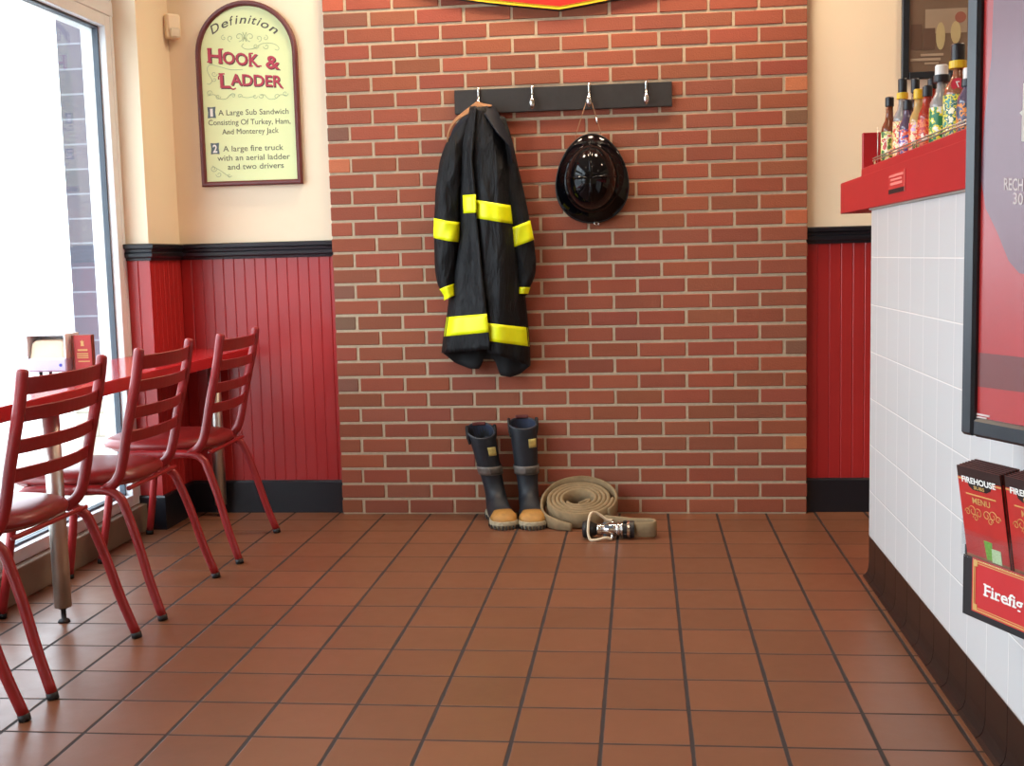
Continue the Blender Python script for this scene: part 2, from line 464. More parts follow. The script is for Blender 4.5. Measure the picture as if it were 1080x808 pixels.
# window wall
WX = -.90
SG = mat('window_seal_grey', (150, 158, 166), .5)
def window_unit(n, y0, y1, z0, z1, glass=True):
    """aluminium frame in the wall plane X = WX; glazing set back 5 cm, outer half of the frame beyond it"""
    mb = MB()
    def ring(x0, x1, w, yy0, yy1, zz0, zz1, c=.002):
        mb.box(x0, x1, yy0, yy0+w, zz0, zz1, c=c); mb.box(x0, x1, yy1-w, yy1, zz0, zz1, c=c)
        mb.box(x0, x1, yy0+w, yy1-w, zz0, zz0+w, c=c); mb.box(x0, x1, yy0+w, yy1-w, zz1-w, zz1, c=c)
    ring(WX-.045, WX, .046, y0, y1, z0, z1)
    ring(WX-.10, WX-.052, .058, y0, y1, z0, z1)
    mb.cur = 1
    ring(WX-.052, WX-.030, .055, y0, y1, z0, z1, 0)
    fr = struct(mb.build('window_%d' % n, [WFRAME, GASKET]))
    g = MB(); g.box(WX-.048, WX-.043, y0+.05, y1-.05, z0+.05, z1-.05)
    g.build('glass_pane', GLASS, fr)
    return fr
GLASS = glass_mat('window_glass', (.97, .985, .98))
window_unit(1, -2.42, -.315, .115, 2.13)
window_unit(2, -4.60, -2.48, .115, 2.13)
window_unit(3, -2.42, -.315, 2.19, 2.80)
window_unit(4, -4.60, -2.48, 2.19, 2.80)
mb = MB()
mb.box(WX-.10, WX+.004, -4.64, -.29, 2.13, 2.19, c=.003); mb.box(WX-.10, WX+.002, -2.48, -2.42, .115, 2.8, c=.003)
mb.box(WX-.10, WX+.002, -.315, -.291, .115, 2.8, c=.002)
struct(mb.build('trim_3', WFRAME))
mb = MB(); mb.box(WX-.14, -.865, -6.6, -.293, 0, .115, c=.003); struct(mb.build('baseboard_window', SILLB))
mb = MB(); mb.box(WX-.14, WX, -6.6, -.29, 2.8, CEIL); mb.box(WX-.14, WX, -6.6, -4.62, .11, 2.82); struct(mb.build('wall_left', WHITEP))
# rest of the shell behind and right of the camera
mb = MB(); mb.box(-1.0, 4.6, -6.7, -6.6, 0, CEIL); struct(mb.build('wall_front', WHITEP))
mb = MB(); mb.box(4.6, 4.7, -6.6, .15, 0, CEIL); struct(mb.build('wall_right', WHITEP))

# ------------------------------------------------------------------ outdoors
mb = MB(); mb.box(-1.14, WX-.105, -.30, .6, .56, 3.4); 
pier = struct(mb.build('wall_outdoor_pier', pier_mat()))
def beige_mat():
    t = NT('beige_split_block')
    sp = t.n('ShaderNodeSeparateXYZ'); t.l(t.pos(), sp.inputs[0])
    cb = t.n('ShaderNodeCombineXYZ'); t.l(t.math('ADD', sp.outputs[0], sp.outputs[1]), cb.inputs[0]); t.l(sp.outputs[2], cb.inputs[1])
    b = t.n('ShaderNodeTexBrick', offset=.5); t.l(cb.outputs[0], b.inputs['Vector']); b.inputs['Scale'].default_value = 1
    b.inputs['Brick Width'].default_value = .305; b.inputs['Row Height'].default_value = .1016; b.inputs['Mortar Size'].default_value = .004
    b.inputs['Color1'].default_value = lin((196, 188, 170)); b.inputs['Color2'].default_value = lin((184, 174, 156)); b.inputs['Mortar'].default_value = lin((150, 144, 132))
    t.l(b.outputs[0], t.b.inputs['Base Color']); t.rough(.9); t.bump(t.noise(60, 4), .5, .004); return t.m
mb = MB(); mb.box(-1.155, WX-.105, -.32, .6, -.02, .56, c=.006); struct(mb.build('trim_4', beige_mat()))
mb = MB(); mb.box(-5.0, WX-.14, -12, 14, -.12, -.02); struct(mb.build('ground_sidewalk', CONC))
mb = MB(); mb.box(-60, -5.0, -40, 60, -.3, -.16); struct(mb.build('ground_road', mat('road_asphalt', (150, 150, 152), .9)))

# ------------------------------------------------------------------ lighting
w = bpy.data.worlds.new('sky'); sc.world = w; w.use_nodes = True
nt = w.node_tree; bg = nt.nodes['Background']
bg.inputs[0].default_value = (.80, .90, 1.0, 1); bg.inputs[1].default_value = 8.0
def area(name, loc, rot, sx, sy, power, col, portal=False, spread=pi):
    d = bpy.data.lights.new(name, 'AREA'); d.shape = 'RECTANGLE'; d.size = sx; d.size_y = sy; d.energy = power; d.color = col
    d.spread = spread
    if portal: d.cycles.is_portal = True
    o = bpy.data.objects.new(name, d); C.objects.link(o); o.location = loc; o.rotation_euler = rot; return o
area('daylight_portal', (WX-.16, -2.45, 1.45), (0, R(-90), 0), 2.9, 4.4, 1, (1, 1, 1), portal=True)
WARM = (1.0, .78, .55)
def lamp(x, y, power, size=.28, spread=R(150), col=WARM):
    t = thing('ceiling_downlight', 'recessed round ceiling downlight', 'ceiling light', (x, y, CEIL), 'ceiling downlights')
    mb = MB(); mb.lathe([(.10, -.004), (.125, -.006), (.13, 0), (.10, 0)], 32, (x, y, CEIL)); mb.build('trim_ring', WFRAME, t)
    d = bpy.data.lights.new('lamp_light', 'AREA'); d.shape = 'DISK'; d.size = size; d.energy = power; d.color = col; d.spread = spread
    o = bpy.data.objects.new('lamp_light', d); C.objects.link(o); o.location = (x, y, CEIL-.012)
for x, y, p in ((.25, -.34, 13), (.95, -.34, 13), (1.65, -.34, 13), (-.1, -2.6, 3.5), (1.3, -2.6, 3.5), (.0, -4.6, 4), (1.4, -4.6, 4), (3.0, -.9, 10), (3.2, -3.4, 12)):
    lamp(x, y, p)

# ------------------------------------------------------------------ counter table and chairs
TX0, TX1 = -.897, -.50
t = thing('window_table', 'long red laminate counter table running along the window', 'table', (-.6, -1.6, 0))
mb = MB()
mb.prism([(-.798, WY-.001), (TX1, WY-.001), (TX1, -4.3), (TX0, -4.3), (TX0, -.292), (-.798, -.292)], lambda a, b, d: (a, b, d), .700, .745)
mb.build('tabletop', LAMI, t, bevel=.004)
for (x, y) in ((-.60, -1.567), (-.645, -.03), (-.60, -3.5)):
    mb = MB(); mb.sm = True; mb.tube([(x, y, .698), (x, y, .05)], .0265, 24)
    lg = mb.build('leg', STEEL, t)
    mb = MB(); mb.sm = True; mb.lathe([(.014, .05), (.014, .044), (.008, .043), (.008, .012), (.016, .008), (.02, 0)], 16, (x, y, 0)); mb.build('levelling_foot', RUBBER, lg)

def seat_ring(z, inset, dome=0):
    pts = []
    for i in range(40):
        a = 2*pi*i/40
        ex = 3.0
        c_, s_ = cos(a), sin(a)
        rx = .237-inset; ry = .205-inset
        x = -.068+rx*math.copysign(abs(c_)**(2/ex), c_); y = ry*math.copysign(abs(s_)**(2/ex), s_)
        if x < -.068: y *= 1-.10*((-.068-x)/.237)**2   # narrower, rounder front
        pts.append(Vector((x, y, z)))
    return pts
def make_chair():
    root = thing('metal_chair', None, 'chair')
    # seat cushion
    mb = MB(); mb.sm = True
    rs = [seat_ring(.424, .012), seat_ring(.428, .002), seat_ring(.440, 0), seat_ring(.452, .006), seat_ring(.461, .026), seat_ring(.466, .07), seat_ring(.468, .14)]
    mb.rings(rs); mb.build('seat', VINYL, root)
    # seat pan / support frame
    mb = MB(); mb.rings([seat_ring(.412, .03), seat_ring(.4245, .018)])
    mb.box(.155, .170, -.200, .200, .408, .420, c=.003); mb.box(-.19, -.175, -.205, .205, .408, .420, c=.003)
    mb.build('seat_frame', CHRED, root)
    # back frame: one bent tube per side
    for s in (-1, 1):
        mb = MB(); mb.sm = True
        p = [(.232, s*.216, .852), (.223, s*.2155, .80), (.212, s*.215, .745), (.177, s*.214, .60), (.165, s*.2135, .54), (.153, s*.213, .49), (.142, s*.213, .458), (.120, s*.212, .430), (.088, s*.210, .416), (.03, s*.205, .411), (-.12, s*.200, .411)]
        pp = smoothpath(p, 4)
        mb.tube([pp[0]+Vector((.001, 0, .010)), pp[0]+Vector((.0005, 0, .007))]+pp, [.006, .011]+[.0125]*len(pp), 12, rb=[.008, .015]+[.017]*len(pp), up=(1, 0, .2))
        mb.build('back_post', CHRED, root)
    # ladder slats, bowed to the rear
    for zc, hh in ((.816, .023), (.741, .0195), (.657, .0195), (.580, .019)):
        xb = lerp([(.54, .165), (.60, .177), (.745, .212), (.80, .223), (.852, .232)], zc)
        wy = .211
        mb = MB(); mb.sm = True; rs = []
        for i in range(17):
            q = -1+i/8; x = xb+.034*(1-q*q)-.002; y = wy*q
            t_ = .0035
            rs.append([Vector((x-t_, y, zc-hh+.002)), Vector((x, y, zc-hh)), Vector((x+t_, y, zc-hh+.002)), Vector((x+t_+.006*hh/.02, y, zc+hh-.002)), Vector((x+.006, y, zc+hh)), Vector((x-t_+.005, y, zc+hh-.002))])
        mb.rings(rs); mb.build('back_slat', CHRED, root, smooth=False)
    # legs: an inverted U on each side, split at its middle into rear and front leg
    for s in (-1, 1):
        rear = [(.272, s*.248, .012), (.235, s*.240, .12), (.198, s*.232, .25), (.158, s*.224, .365), (.140, s*.220, .392), (.112, s*.216, .408), (.07, s*.212, .412), (-.02, s*.20, .412)]
        front = [(-.268, s*.235, .012), (-.247, s*.228, .13), (-.226, s*.220, .27), (-.205, s*.212, .375), (-.190, s*.208, .398), (-.160, s*.204, .410), (-.10, s*.20, .412), (-.02, s*.20, .412)]
        for nm, p in (('leg', rear), ('leg', front)):
            mb = MB(); mb.sm = True; mb.tube(smoothpath(p, 4), .0145, 12)
            lg = mb.build('leg', CHRED, root)
            mb = MB(); mb.sm = True; a = Vector(p[0]); d = (Vector(p[0])-Vector(p[1])).normalized()
            mb.tube([a-d*.006, a+Vector((d.x*.005, 0, -.0118))], .0154, 12); mb.build('foot_cap', RUBBER, lg)
    return root
def children(o): return [c for c in bpy.data.objects if c.parent == o]
def copy_tree(o, parent=None):
    c = o.copy(); C.objects.link(c)
    if parent: c.parent = parent
    for ch in children(o): copy_tree(ch, c)
    return c
proto = make_chair()
spots = [(-.553, -.610, R(1.5), 'red metal ladder-back chair at the window table, farthest from view beside the brick wall corner'),
         (-.562, -1.297, R(1), 'red metal ladder-back chair at the window table, standing between two other chairs'),
         (-.572, -1.955, R(-1), 'red metal ladder-back chair in front of the napkin dispenser, tall at the left edge'),
         (-.575, -2.60, R(0), 'red metal chair cut off by the left edge, only a leg foot showing')]
for i, (x, y, rz, lb) in enumerate(spots):
    o = proto if i == 0 else copy_tree(proto)
    o.location = (x, y, 0); o.rotation_euler = (0, 0, rz); o['label'] = lb; o['group'] = 'red chairs along the window table'

# napkin dispenser and table card
t = thing('napkin_dispenser', 'white napkin dispenser with cream napkins showing, on the window table', 'napkin dispenser', (-.82, -1.10, .745))
DM = mat('dispenser_lavender_plastic', (196, 196, 220), .35, var=.02)
dx0, dx1, dy0, dy1 = -.890, -.745, -1.16, -1.06
mb = MB(); mb.box(dx0, dx1, dy0, dy1, .759, .808, c=.005); mb.build('lower_case', DM, t, bevel=.002)
mb = MB(); mb.sm = True
mb.grid(lambda u, v: Vector((dx0+.010+.125*u, dy0+.008+.084*v+0, .808+.062*(1-abs(2*u-1)**8)**.25*(1-abs(2*v-1)**6)**.3)), 20, 10)
mb.build('napkin_stack', mat('cream_napkins', (232, 214, 186), .8, var=.03), t)
mb = MB(); mb.box(dx0, dx0+.006, dy0, dy1, .806, .885); mb.box(dx1-.006, dx1, dy0, dy1, .806, .885); mb.box(dx0, dx1, dy0, dy1, .885, .891)
mb.box(dx0, dx1, dy1-.005, dy1, .806, .885)
mb.build('top_frame', mat('dispenser_white', (235, 238, 240), .3, var=.01), t)
for x in (dx0+.022, dx0+.058, dx1-.02):
    mb = MB(); mb.lathe([(.006, .745), (.006, .76)], 12, (x, (dy0+dy1)/2, 0)); mb.build('foot', RUBBER, t)
mb = MB(); mb.prism([(.0055*cos(a*pi/6), .0055*sin(a*pi/6)) for a in range(12)], lambda a, b, d: (dx1-.022+a, dy0-d, .783+b), 0, .001); mb.build('round_emblem', mat('emblem_blue', (60, 70, 180), .5), t)
t = thing('table_card', 'small red printed card standing beside the napkin dispenser', 'table card', (-.70, -1.12, .745))
cx0, cx1, cy = -.738, -.664, -1.13
mb = MB(); mb.box(cx0, cx1, cy, cy+.022, .745, .885, c=.001); mb.build('card_block', mat('card_brown_edge', (120, 62, 44), .6), t)
mb = MB(); mb.box(cx0+.010, cx1-.002, cy-.0015, cy, .748, .883); mb.build('printed_face', mat('card_red', (176, 40, 34), .45, var=.05, nscale=40), t)
mb = MB()
def card_text(s, z, x0, x1, cap): put_text(mb, s, (cx0+x0, cy-.0015, z), (cx0+x1, cy-.0015, z), cap, (0, 0, 1), (0, -1, 0), .0006)
for z, a, b in ((.829, .022, .058), (.818, .019, .060), (.811, .019, .060), (.804, .019, .060), (.791, .022, .064)):
    mb.box(cx0+a, cx0+b, cy-.0022, cy-.0015, z, z+(.006 if z > .82 else .0035))
mb.prism([(0, .010), (.004, .004), (.009, .006), (.006, -.002), (.008, -.012), (-.008, -.012), (-.006, -.002), (-.009, .006), (-.004, .004)], lambda a, b, d: (cx0+.040+a*.8, cy-d, .858+b), .0015, .0022)
mb.build('gold_print', GOLD, t)

# ------------------------------------------------------------------ wall sign
t = thing('arched_sign', 'arched cream sign in maroon frame about the hook and ladder sandwich', 'sign', (-.451, WY, 1.455))
SXc, SW, SZ0, SZ1 = -.450, .226, 1.457, 2.243
def arch(inset, n=28):
    w_ = SW-inset; r = w_; zc = SZ1-inset-r*1.0
    pts = [(SXc-w_, SZ0+inset), (SXc+w_, SZ0+inset)]
    for i in range(n+1):
        a = pi*i/n; pts.append((SXc+w_*cos(a), zc+r*sin(a)))
    return pts
def arch_ring(n=28):
    return arch
FY = WY-.001
mb = MB(); mb.sm = False
outl = arch(0); rsec = [(0, 0), (0, .020), (.006, .027), (.014, .027), (.020, .022), (.022, .012), (.024, 0)]
rings_ = []
for ins, dep in rsec: rings_.append([Vector((a, FY-dep, b)) for a, b in arch(ins)])
k = len(rings_); n = len(rings_[0]); 
mb.add([p for r in rings_ for p in r], [(i*n+j, i*n+(j+1) % n, ((i+1) % k)*n+(j+1) % n, ((i+1) % k)*n+j) for i in range(k) for j in range(n)])
mb.build('frame', SIGNF, t)
mb = MB(); mb.prism(arch(.022), lambda a, b, d: (a, FY-d, b), .002, .012); pn = mb.build('panel', SIGNP, t)
PY = FY-.012
def sg(x, y): return at(x, y, Y=PY)
def sign_text(mb, s, x0, y0, x1, y1, cap, **kw): put_text(mb, s, sg(x0, y0), sg(x1, y1), cap, (0, 0, 1), (0, -1, 0), **kw)
mb = MB()
# 'Definition' on an arch, letter by letter
word = 'Definition'; adv = [.74, .60, .37, .30, .62, .28, .38, .28, .62, .62]; tot = sum(adv); acc = 0
for ch, a in zip(word, adv):
    t0 = acc/tot; t1 = (acc+a*.86)/tot; acc += a
    def bp(q):
        x = 224+q*68; return sg(x, 24.5+12.5*((q-.49)/.5)**2)
    p0, p1 = bp(t0), bp(t1); d = (p1-p0).normalized(); up = Vector((-d.z, 0, d.x))
    put_text(mb, ch, p0, p1, .038 if ch in 'Dfti' else .037, up, (0, -1, 0), shear=.25, bold=.010)
mb.build('title_lettering', INKD, pn)
lines = [('A Large Sub Sandwich', 230.5, 121.8, 304.5, 120, .0245), ('Consisting Of Turkey, Ham,', 220, 132.3, 306.5, 130.3, .0245), ('And Monterey Jack', 234.5, 142, 294, 140, .0245),
         ('A large fire truck', 235.5, 160, 299, 158, .0255), ('with an aerial ladder', 229.5, 169.8, 306, 167.6, .0255), ('and two drivers', 240.5, 179, 299.5, 177, .0255)]
for s, a, b, c, d, h in lines:
    mt_ = MB(); sign_text(mt_, s, a, b, c, d, h, bold=0); mt_.build('lettering', INKD, pn)
mb = MB(); mb2 = MB()
for s, a, b, c, d, h, g in (('H', 219.5, 65.5, 234, 66.5, .060, 0), ('OOK', 235, 66.5, 273.5, 70, .052, 0), ('&', 280.5, 71.5, 295.5, 73, .056, 0), ('L', 232.5, 92.5, 243, 92.5, .058, 0), ('ADDER', 243.5, 89.5, 298, 91.5, .049, 0)):
    sign_text(mb2, s, a+.9, b+.9, c+.9, d+.9, h, off=.0006, bold=.03)
    sign_text(mb, s, a, b, c, d, h, off=.0014, bold=.02)
# small serifs and the tail of the L and R
def bar(mb, x0, y0, x1, y1, w, off=.0012):
    p, q = sg(x0, y0), sg(x1, y1); d = (q-p).normalized(); s_ = Vector((-d.z, 0, d.x))*w/2; o = Vector((0, -off, 0))
    mb.add([p-s_+o, q-s_+o, q+s_+o, p+s_+o], [(0, 1, 2, 3)])
for x0, y, x1 in ((218.5, 65.5, 223.5), (230.5, 66.3, 235.5), (218.5, 51.5, 223.5), (230.5, 52, 235.5), (262.5, 56.5, 267), (262.5, 69.8, 267), (270.5, 69.8, 276), (230.5, 78, 237)): bar(mb, x0, y, x1, y, .006, .0015)
for pts in ([(243, 92.5), (246, 94.5), (249, 93)], [(296, 91.5), (299, 93.5)], [(231, 84), (230.5, 81.5), (232.5, 79)]):
    for a, b in zip(pts, pts[1:]): bar(mb, a[0], a[1], b[0], b[1], .006, .0015)
mb2.build('letter_shadow', INKS, pn); mb.build('red_lettering', INKR, pn)
for x0, y0, x1, y1, s in ((218.6, 113, 228, 124.6, '1'), (222, 151, 231.8, 162.6, '2')):
    mb = MB(); mbw = MB(); a, b = sg(x0, y0), sg(x1, y1)
    ins = .004; xa, xb, za, zb = a.x, b.x, b.z, a.z
    poly = [(xa, za), ((xa+xb)/2, za+.002), (xb, za), (xb-.003, (za+zb)/2), (xb, zb), ((xa+xb)/2, zb-.002), (xa, zb), (xa+.003, (za+zb)/2)]
    mb.add([(p[0], PY-.0008, p[1]) for p in poly], [tuple(range(8))])
    wd = xb-xa
    put_text(mbw, s, (xa+wd*(.32 if s == '1' else .25), PY, za+.008), (xb-wd*(.34 if s == '1' else .25), PY, za+.008), (zb-za)-.015, (0, 0, 1), (0, -1, 0), .0016, bold=.03)
    mb.build('number_box', INKB, pn); mbw.build('number', INKW, pn)
# scrollwork
mb = MB()
def scroll(cx, cy, r, a0, turns, sgn=1, flipy=1, w=.0022):
    pts = []
    for i in range(28):
        q = i/27; a = a0+sgn*turns*2*pi*q; rad = r*(1-.78*q)
        pts.append((cx+rad*cos(a), cy+flipy*rad*sin(a)))
    for a, b in zip(pts, pts[1:]): bar(mb, a[0], a[1], b[0], b[1], w)
def wave(pts, w=.0022):
    sp_ = smoothpath([(a, b, 0) for a, b in pts], 6)
    for a, b in zip(sp_, sp_[1:]): bar(mb, a.x, a.y, b.x, b.y, w)
for s in (-1, 1):
    scroll(258+s*6, 39, 5, pi/2, 1.1, s); scroll(258+s*15, 40.5, 3.5, pi/2, 1, -s); scroll(258+s*22, 40, 3, -pi/2, 1, s); wave([(258-s*2, 34), (258+s*2, 44)], .003)
mb.build('scrollwork', INKG, pn); mb = MB()
wave([(257, 46), (255, 49), (260, 52), (268, 51), (277, 46), (288, 46), (294, 50), (293, 53), (290, 52)]); scroll(270, 48.5, 3.2, 0, 1); scroll(281, 49, 3.2, pi, 1, -1)
mb.build('scrollwork', INKG, pn); mb = MB()
wave([(256, 73.5), (243, 73.5), (232, 70.5), (222, 68.5), (218.5, 73), (221, 80), (224, 85), (221, 89), (218.5, 88)]); scroll(226, 78, 3.2, 0, 1.1); scroll(226, 84, 2.5, pi, 1, -1)
mb.build('scrollwork', INKG, pn); mb = MB()
for s in (-1, 1):
    scroll(261+s*8, 101.5, 2.6, 0, 1, s); scroll(261+s*15, 101, 3, pi, 1, -s); wave([(261+s*18, 100), (261+s*23, 104.5), (261+s*30, 104), (261+s*35, 100), (261+s*42, 101)]); scroll(261+s*31, 102, 3, 0, 1.1, -s); scroll(261+s*40, 98.5, 3.2, 0, 1.1, s)
wave([(253, 101.5), (261, 103), (269, 101.5)]); wave([(274, 100), (279, 100)]); wave([(243, 100), (248, 100)])
mb.build('scrollwork', INKG, pn); mb = MB()
scroll(225.5, 178, 3.6, 0, 1.2); scroll(231, 184, 3.2, pi, 1.1, -1); wave([(224, 175), (231, 179), (237, 183), (243, 187)]); scroll(242, 185, 2.4, 0, 1)
mb.build('scrollwork', INKG, pn)

# shield sign above the rack
t = thing('shield_sign', 'red sign with yellow edge and pointed bottom, high on the brick wall', 'sign', (.913, 0, 2.13))
def shield(ins):
    L = [(-.80, .42), (-.80, .19), (-.62, .115), (-.475, .068), (-.30, .036), (-.12, .010), (0, -.006+0)]
    pts = [(.913+a, 2.137+b) for a, b in L]+[(.913-a, 2.137+b) for a, b in L[:-1][::-1]]
    cx_, cz_ = .913, 2.40
    out = []
    for i, (a, b) in enumerate(pts):
        pa = pts[i-1]; pb = pts[(i+1) % len(pts)]
        dx, dz = pb[0]-pa[0], pb[1]-pa[1]; l_ = math.hypot(dx, dz); nx, nz = -dz/l_, dx/l_
        if (cx_-a)*nx+(cz_-b)*nz < 0: nx, nz = -nx, -nz
        out.append((a+nx*ins, b+nz*ins))
    return out
mb = MB(); mb.prism(shield(-.003), lambda a, b, d: (a, -d, b), 0, .016); mb.build('backing', BLACKT, t)
mb = MB(); mb.prism(shield(.001), lambda a, b, d: (a, -d, b), .015, .022); mb.build('yellow_border', SYEL, t)
mb = MB(); mb.prism(shield(.014), lambda a, b, d: (a, -d, b), .021, .025); mb.build('red_face', SREDM, t)

# motion sensor in the corner
t = thing('motion_sensor', 'small cream motion sensor high in the wall corner left of the sign', 'sensor', (-.775, .015, 2.13))
M_ = Matrix.Translation((-.762, .007, 2.145)) @ Matrix.Rotation(R(45), 4, 'Z')
mb = MB(); mb.box(-.032, .032, -.014, .036, -.052, .052, M=M_, c=.008); mb.build('housing', WHITEP, t, bevel=.003)
mb = MB(); mb.box(-.022, .022, -.022, -.013, -.05, -.008, M=M_, c=.006); mb.build('lens', mat('sensor_lens', (226, 214, 192), .3), t)

# ------------------------------------------------------------------ coat rack
t = thing('coat_rack', 'long black board with four metal hooks screwed to the brick wall', 'coat rack', (.913, 0, 1.77))
mb = MB(); mb.box(.462, 1.372, -.020, -.0005, 1.722, 1.822, c=.002); mb.build('board', BOARD, t)
for hx in (.566, .793, 1.030, 1.266):
    mb = MB(); mb.sm = True
    p = [(hx, -.012, 1.826), (hx, -.024, 1.824), (hx, -.027, 1.810), (hx, -.029, 1.790), (hx, -.036, 1.776), (hx, -.046, 1.765)]
    mb.tube(smoothpath(p, 3), [.0065]*6+[.005]*10, 10)
    mb.lathe([(.001, .026), (.007, .022), (.0115, .010), (.013, 0), (.0115, -.010), (.006, -.020), (.001, -.024)], 16, (hx, -.047, 1.752))
    mb.build('hook', CHROME, t)

# ------------------------------------------------------------------ firefighter coat
coat = thing('fire_coat', 'black fire coat with fluorescent yellow stripes hanging from the leftmost hook', 'coat', (.566, -.05, 1.76))
# outline tables in photo pixels: image row -> column
BL = [(110, 497), (125, 490), (148, 484), (169, 482), (206, 482), (245, 484), (287, 476.6), (329, 472), (354, 468), (372, 466)]
BM = [(110, 503), (125, 501.5), (169, 498), (206, 501.8), (226, 502.5), (250, 505), (287, 508.5), (331, 513.5), (360, 516.6), (373, 517.5)]
BR = [(112, 516), (125, 524), (148, 535.5), (169, 541), (200, 543), (235, 545), (245, 546.5), (277, 550), (329, 555.5), (365, 558.7), (384, 559.2)]
def fold(s, y):
    k = min(1, max(0, (y-118)/120))
    return .010*sin(s*9.5+.6+y*.004)*k+.005*sin(s*21+1.7+y*.013)*k+.003*sin(y*.055+s*5)
def YD(s, y, lift=0):
    """depth of the coat front at fraction s across (0 left .. 1 right) and image row y"""
    bulge = lerp([(108, .075), (150, .105), (240, .125), (380, .135)], y)
    e = 1-abs(2*s-1)**2.6
    return -.045-bulge*max(e, 0)**.6-fold(s, y)*max(e, 0)**.4-lift
def PL(u, y, lift=0):
    xl, xm, xr = lerp(BL, y), lerp(BM, y), lerp(BR, y)
    x = xl+(xm-xl)*u; s = (x-xl)/(xr-xl)
    # crest just before the placket edge
    ridge = .016*math.exp(-((u-.93)/.16)**2)*lerp([(110, .4), (160, 1), (380, 1)], y)
    return at(x, y, Y=YD(s, y, lift)-ridge-.004)
def PR(u, y, lift=0):
    xl, xm, xr = lerp(BL, y), lerp(BM, y), lerp(BR, y)
    x0 = xm-3; x = x0+(xr-x0)*u; s = (x-xl)/(xr-xl)
    dip = .007*math.exp(-((u-.0)/.10)**2)
    return at(x, y, Y=YD(s, y, lift)+dip)
def hemL(u): return lerp([(0, 372.5), (.3, 371.5), (.7, 370), (1, 368)], u)
def hemR(u): return lerp([(0, 372), (.4, 377), (.8, 383), (1, 386)], u)
mb = MB(); mb.sm = True; mb.grid(lambda u, v: PL(u, 112+v*(hemL(u)-112)), 22, 60); mb.build('front_panel', COAT, coat, solid=.003)
mb = MB(); mb.sm = True; mb.grid(lambda u, v: PR(u, 113+v*(hemR(u)-113)), 30, 60); mb.build('front_panel', COAT, coat, solid=.003)
# back panel near the wall with its longer, curling hem
def BK(u, v):
    y1 = lerp([(0, 372), (.15, 383), (.32, 389), (.43, 389), (.47, 379), (.60, 379), (.66, 396), (.78, 398), (.9, 394), (1, 386)], u)
    y = 112+v*(y1-112); xl, xr = lerp(BL, y)+.6, lerp(BR, y)-.6
    return at(xl+(xr-xl)*u, y, Y=-.035-.014*sin(u*17+1)*v-.012*sin(pi*u)-.02*max(0, v-.9)*8*sin(u*9+2)**2)
mb = MB(); mb.sm = True; mb.grid(BK, 36, 50); mb.build('back_panel', COATIN, coat, solid=.003)
# sleeves: crushed oval tubes hanging at both sides
def sleeve(tabc, tabw, ys, Yc, dep, seedv, sname):
    mb = MB(); mb.sm = True; rs = []
    for y in ys:
        xc = lerp(tabc, y); hw = lerp(tabw, y)
        ring = []
        for j in range(24):
            a = 2*pi*j/24
            wr = 1+.07*sin(3*a+y*.09+seedv)+.05*sin(5*a-y*.17+seedv)
            Yp = Yc-dep*wr*sin(a)*lerp([(ys[0], .35), (ys[0]+50, 1), (ys[-1], .9)], y)
            ring.append(at(xc+hw*cos(a), y, Y=Yp))
        rs.append(ring)
    mb.rings(rs); return mb, rs
yl = [120+i*5.0 for i in range(38)]+[311]
LC = [(120, 496), (140, 486), (152, 481), (169, 476.5), (200, 473), (245, 471), (285, 469.5), (302, 470.5), (312, 474.5)]
LW = [(120, 3), (140, 9), (152, 11.5), (169, 12.8), (200, 14), (245, 13.6), (285, 11), (302, 8.8), (312, 6)]
mb, _ = sleeve(LC, LW, yl, -.085, .050, 1.0, 'l'); mb.build('sleeve', COAT, coat, subsurf=1)
yr_ = [122+i*5.0 for i in range(38)]+[313]
RC = [(120, 527), (150, 533), (175, 537), (210, 543), (245, 549), (275, 553.5), (290, 553), (303, 550.5), (313, 549.5)]
RW = [(120, 5), (150, 8), (175, 9.5), (210, 11.5), (230, 12), (255, 12.8), (275, 12.2), (290, 12), (303, 8.5), (313, 6.5)]
mb, _ = sleeve(RC, RW, yr_, -.070, .045, 2.6, 'r'); mb.build('sleeve', COAT, coat, subsurf=1)
# fluorescent stripes
def stripe(fn, u0, u1, yt, yb, nu=16, nv=5, lift=.0035):
    mb = MB(); mb.sm = True
    mb.grid(lambda u, v: fn(u0+(u1-u0)*u, yt(u)+(yb(u)-yt(u))*v, lift), nu, nv); mb.build('yellow_stripe', YEL, coat, solid=.001)
L2 = lambda a, b: (lambda u: a+(b-a)*u)
stripe(PL, .30, 1.0, L2(206, 205), L2(225, 224.3))
stripe(PR, .02, .93, L2(210.5, 217), L2(230, 236.5))
stripe(PL, .004, 1.0, L2(334.5, 331), L2(355, 350.5), 20)
stripe(PR, .0, .995, L2(340.5, 345.5), L2(359.5, 365.5), 22)
def sleeve_band(tabc, tabw, y0, y1, Yc, dep, seedv, ylo, a0, a1, slope):
    mb = MB(); mb.sm = True
    def fn(u, v):
        a = a0+(a1-a0)*u; y = y0+(y1-y0)*v+slope(cos(a))
        wr = 1+.07*sin(3*a+y*.09+seedv)+.05*sin(5*a-y*.17+seedv)
        return at(lerp(tabc, y)+(lerp(tabw, y)+.25)*cos(a), y, Y=Yc-(dep+.005)*wr*sin(a)*lerp([(ylo, .35), (ylo+50, 1), (312, .9)], y)-.002)
    mb.grid(fn, 20, 6); mb.build('yellow_stripe', YEL, coat, solid=.001)
sleeve_band(LC, LW, 233, 254, -.085, .050, 1.0, 120, pi*1.0, 0, lambda c: 3.0*c if c < 0 else 1.5*c)
sleeve_band(LC, LW, 302, 314, -.085, .050, 1.0, 120, pi*1.0, 0, lambda c: -3*c)
sleeve_band(RC, RW, 237, 257.5, -.070, .045, 2.6, 122, pi*.95, 0, lambda c: -4.5*c)
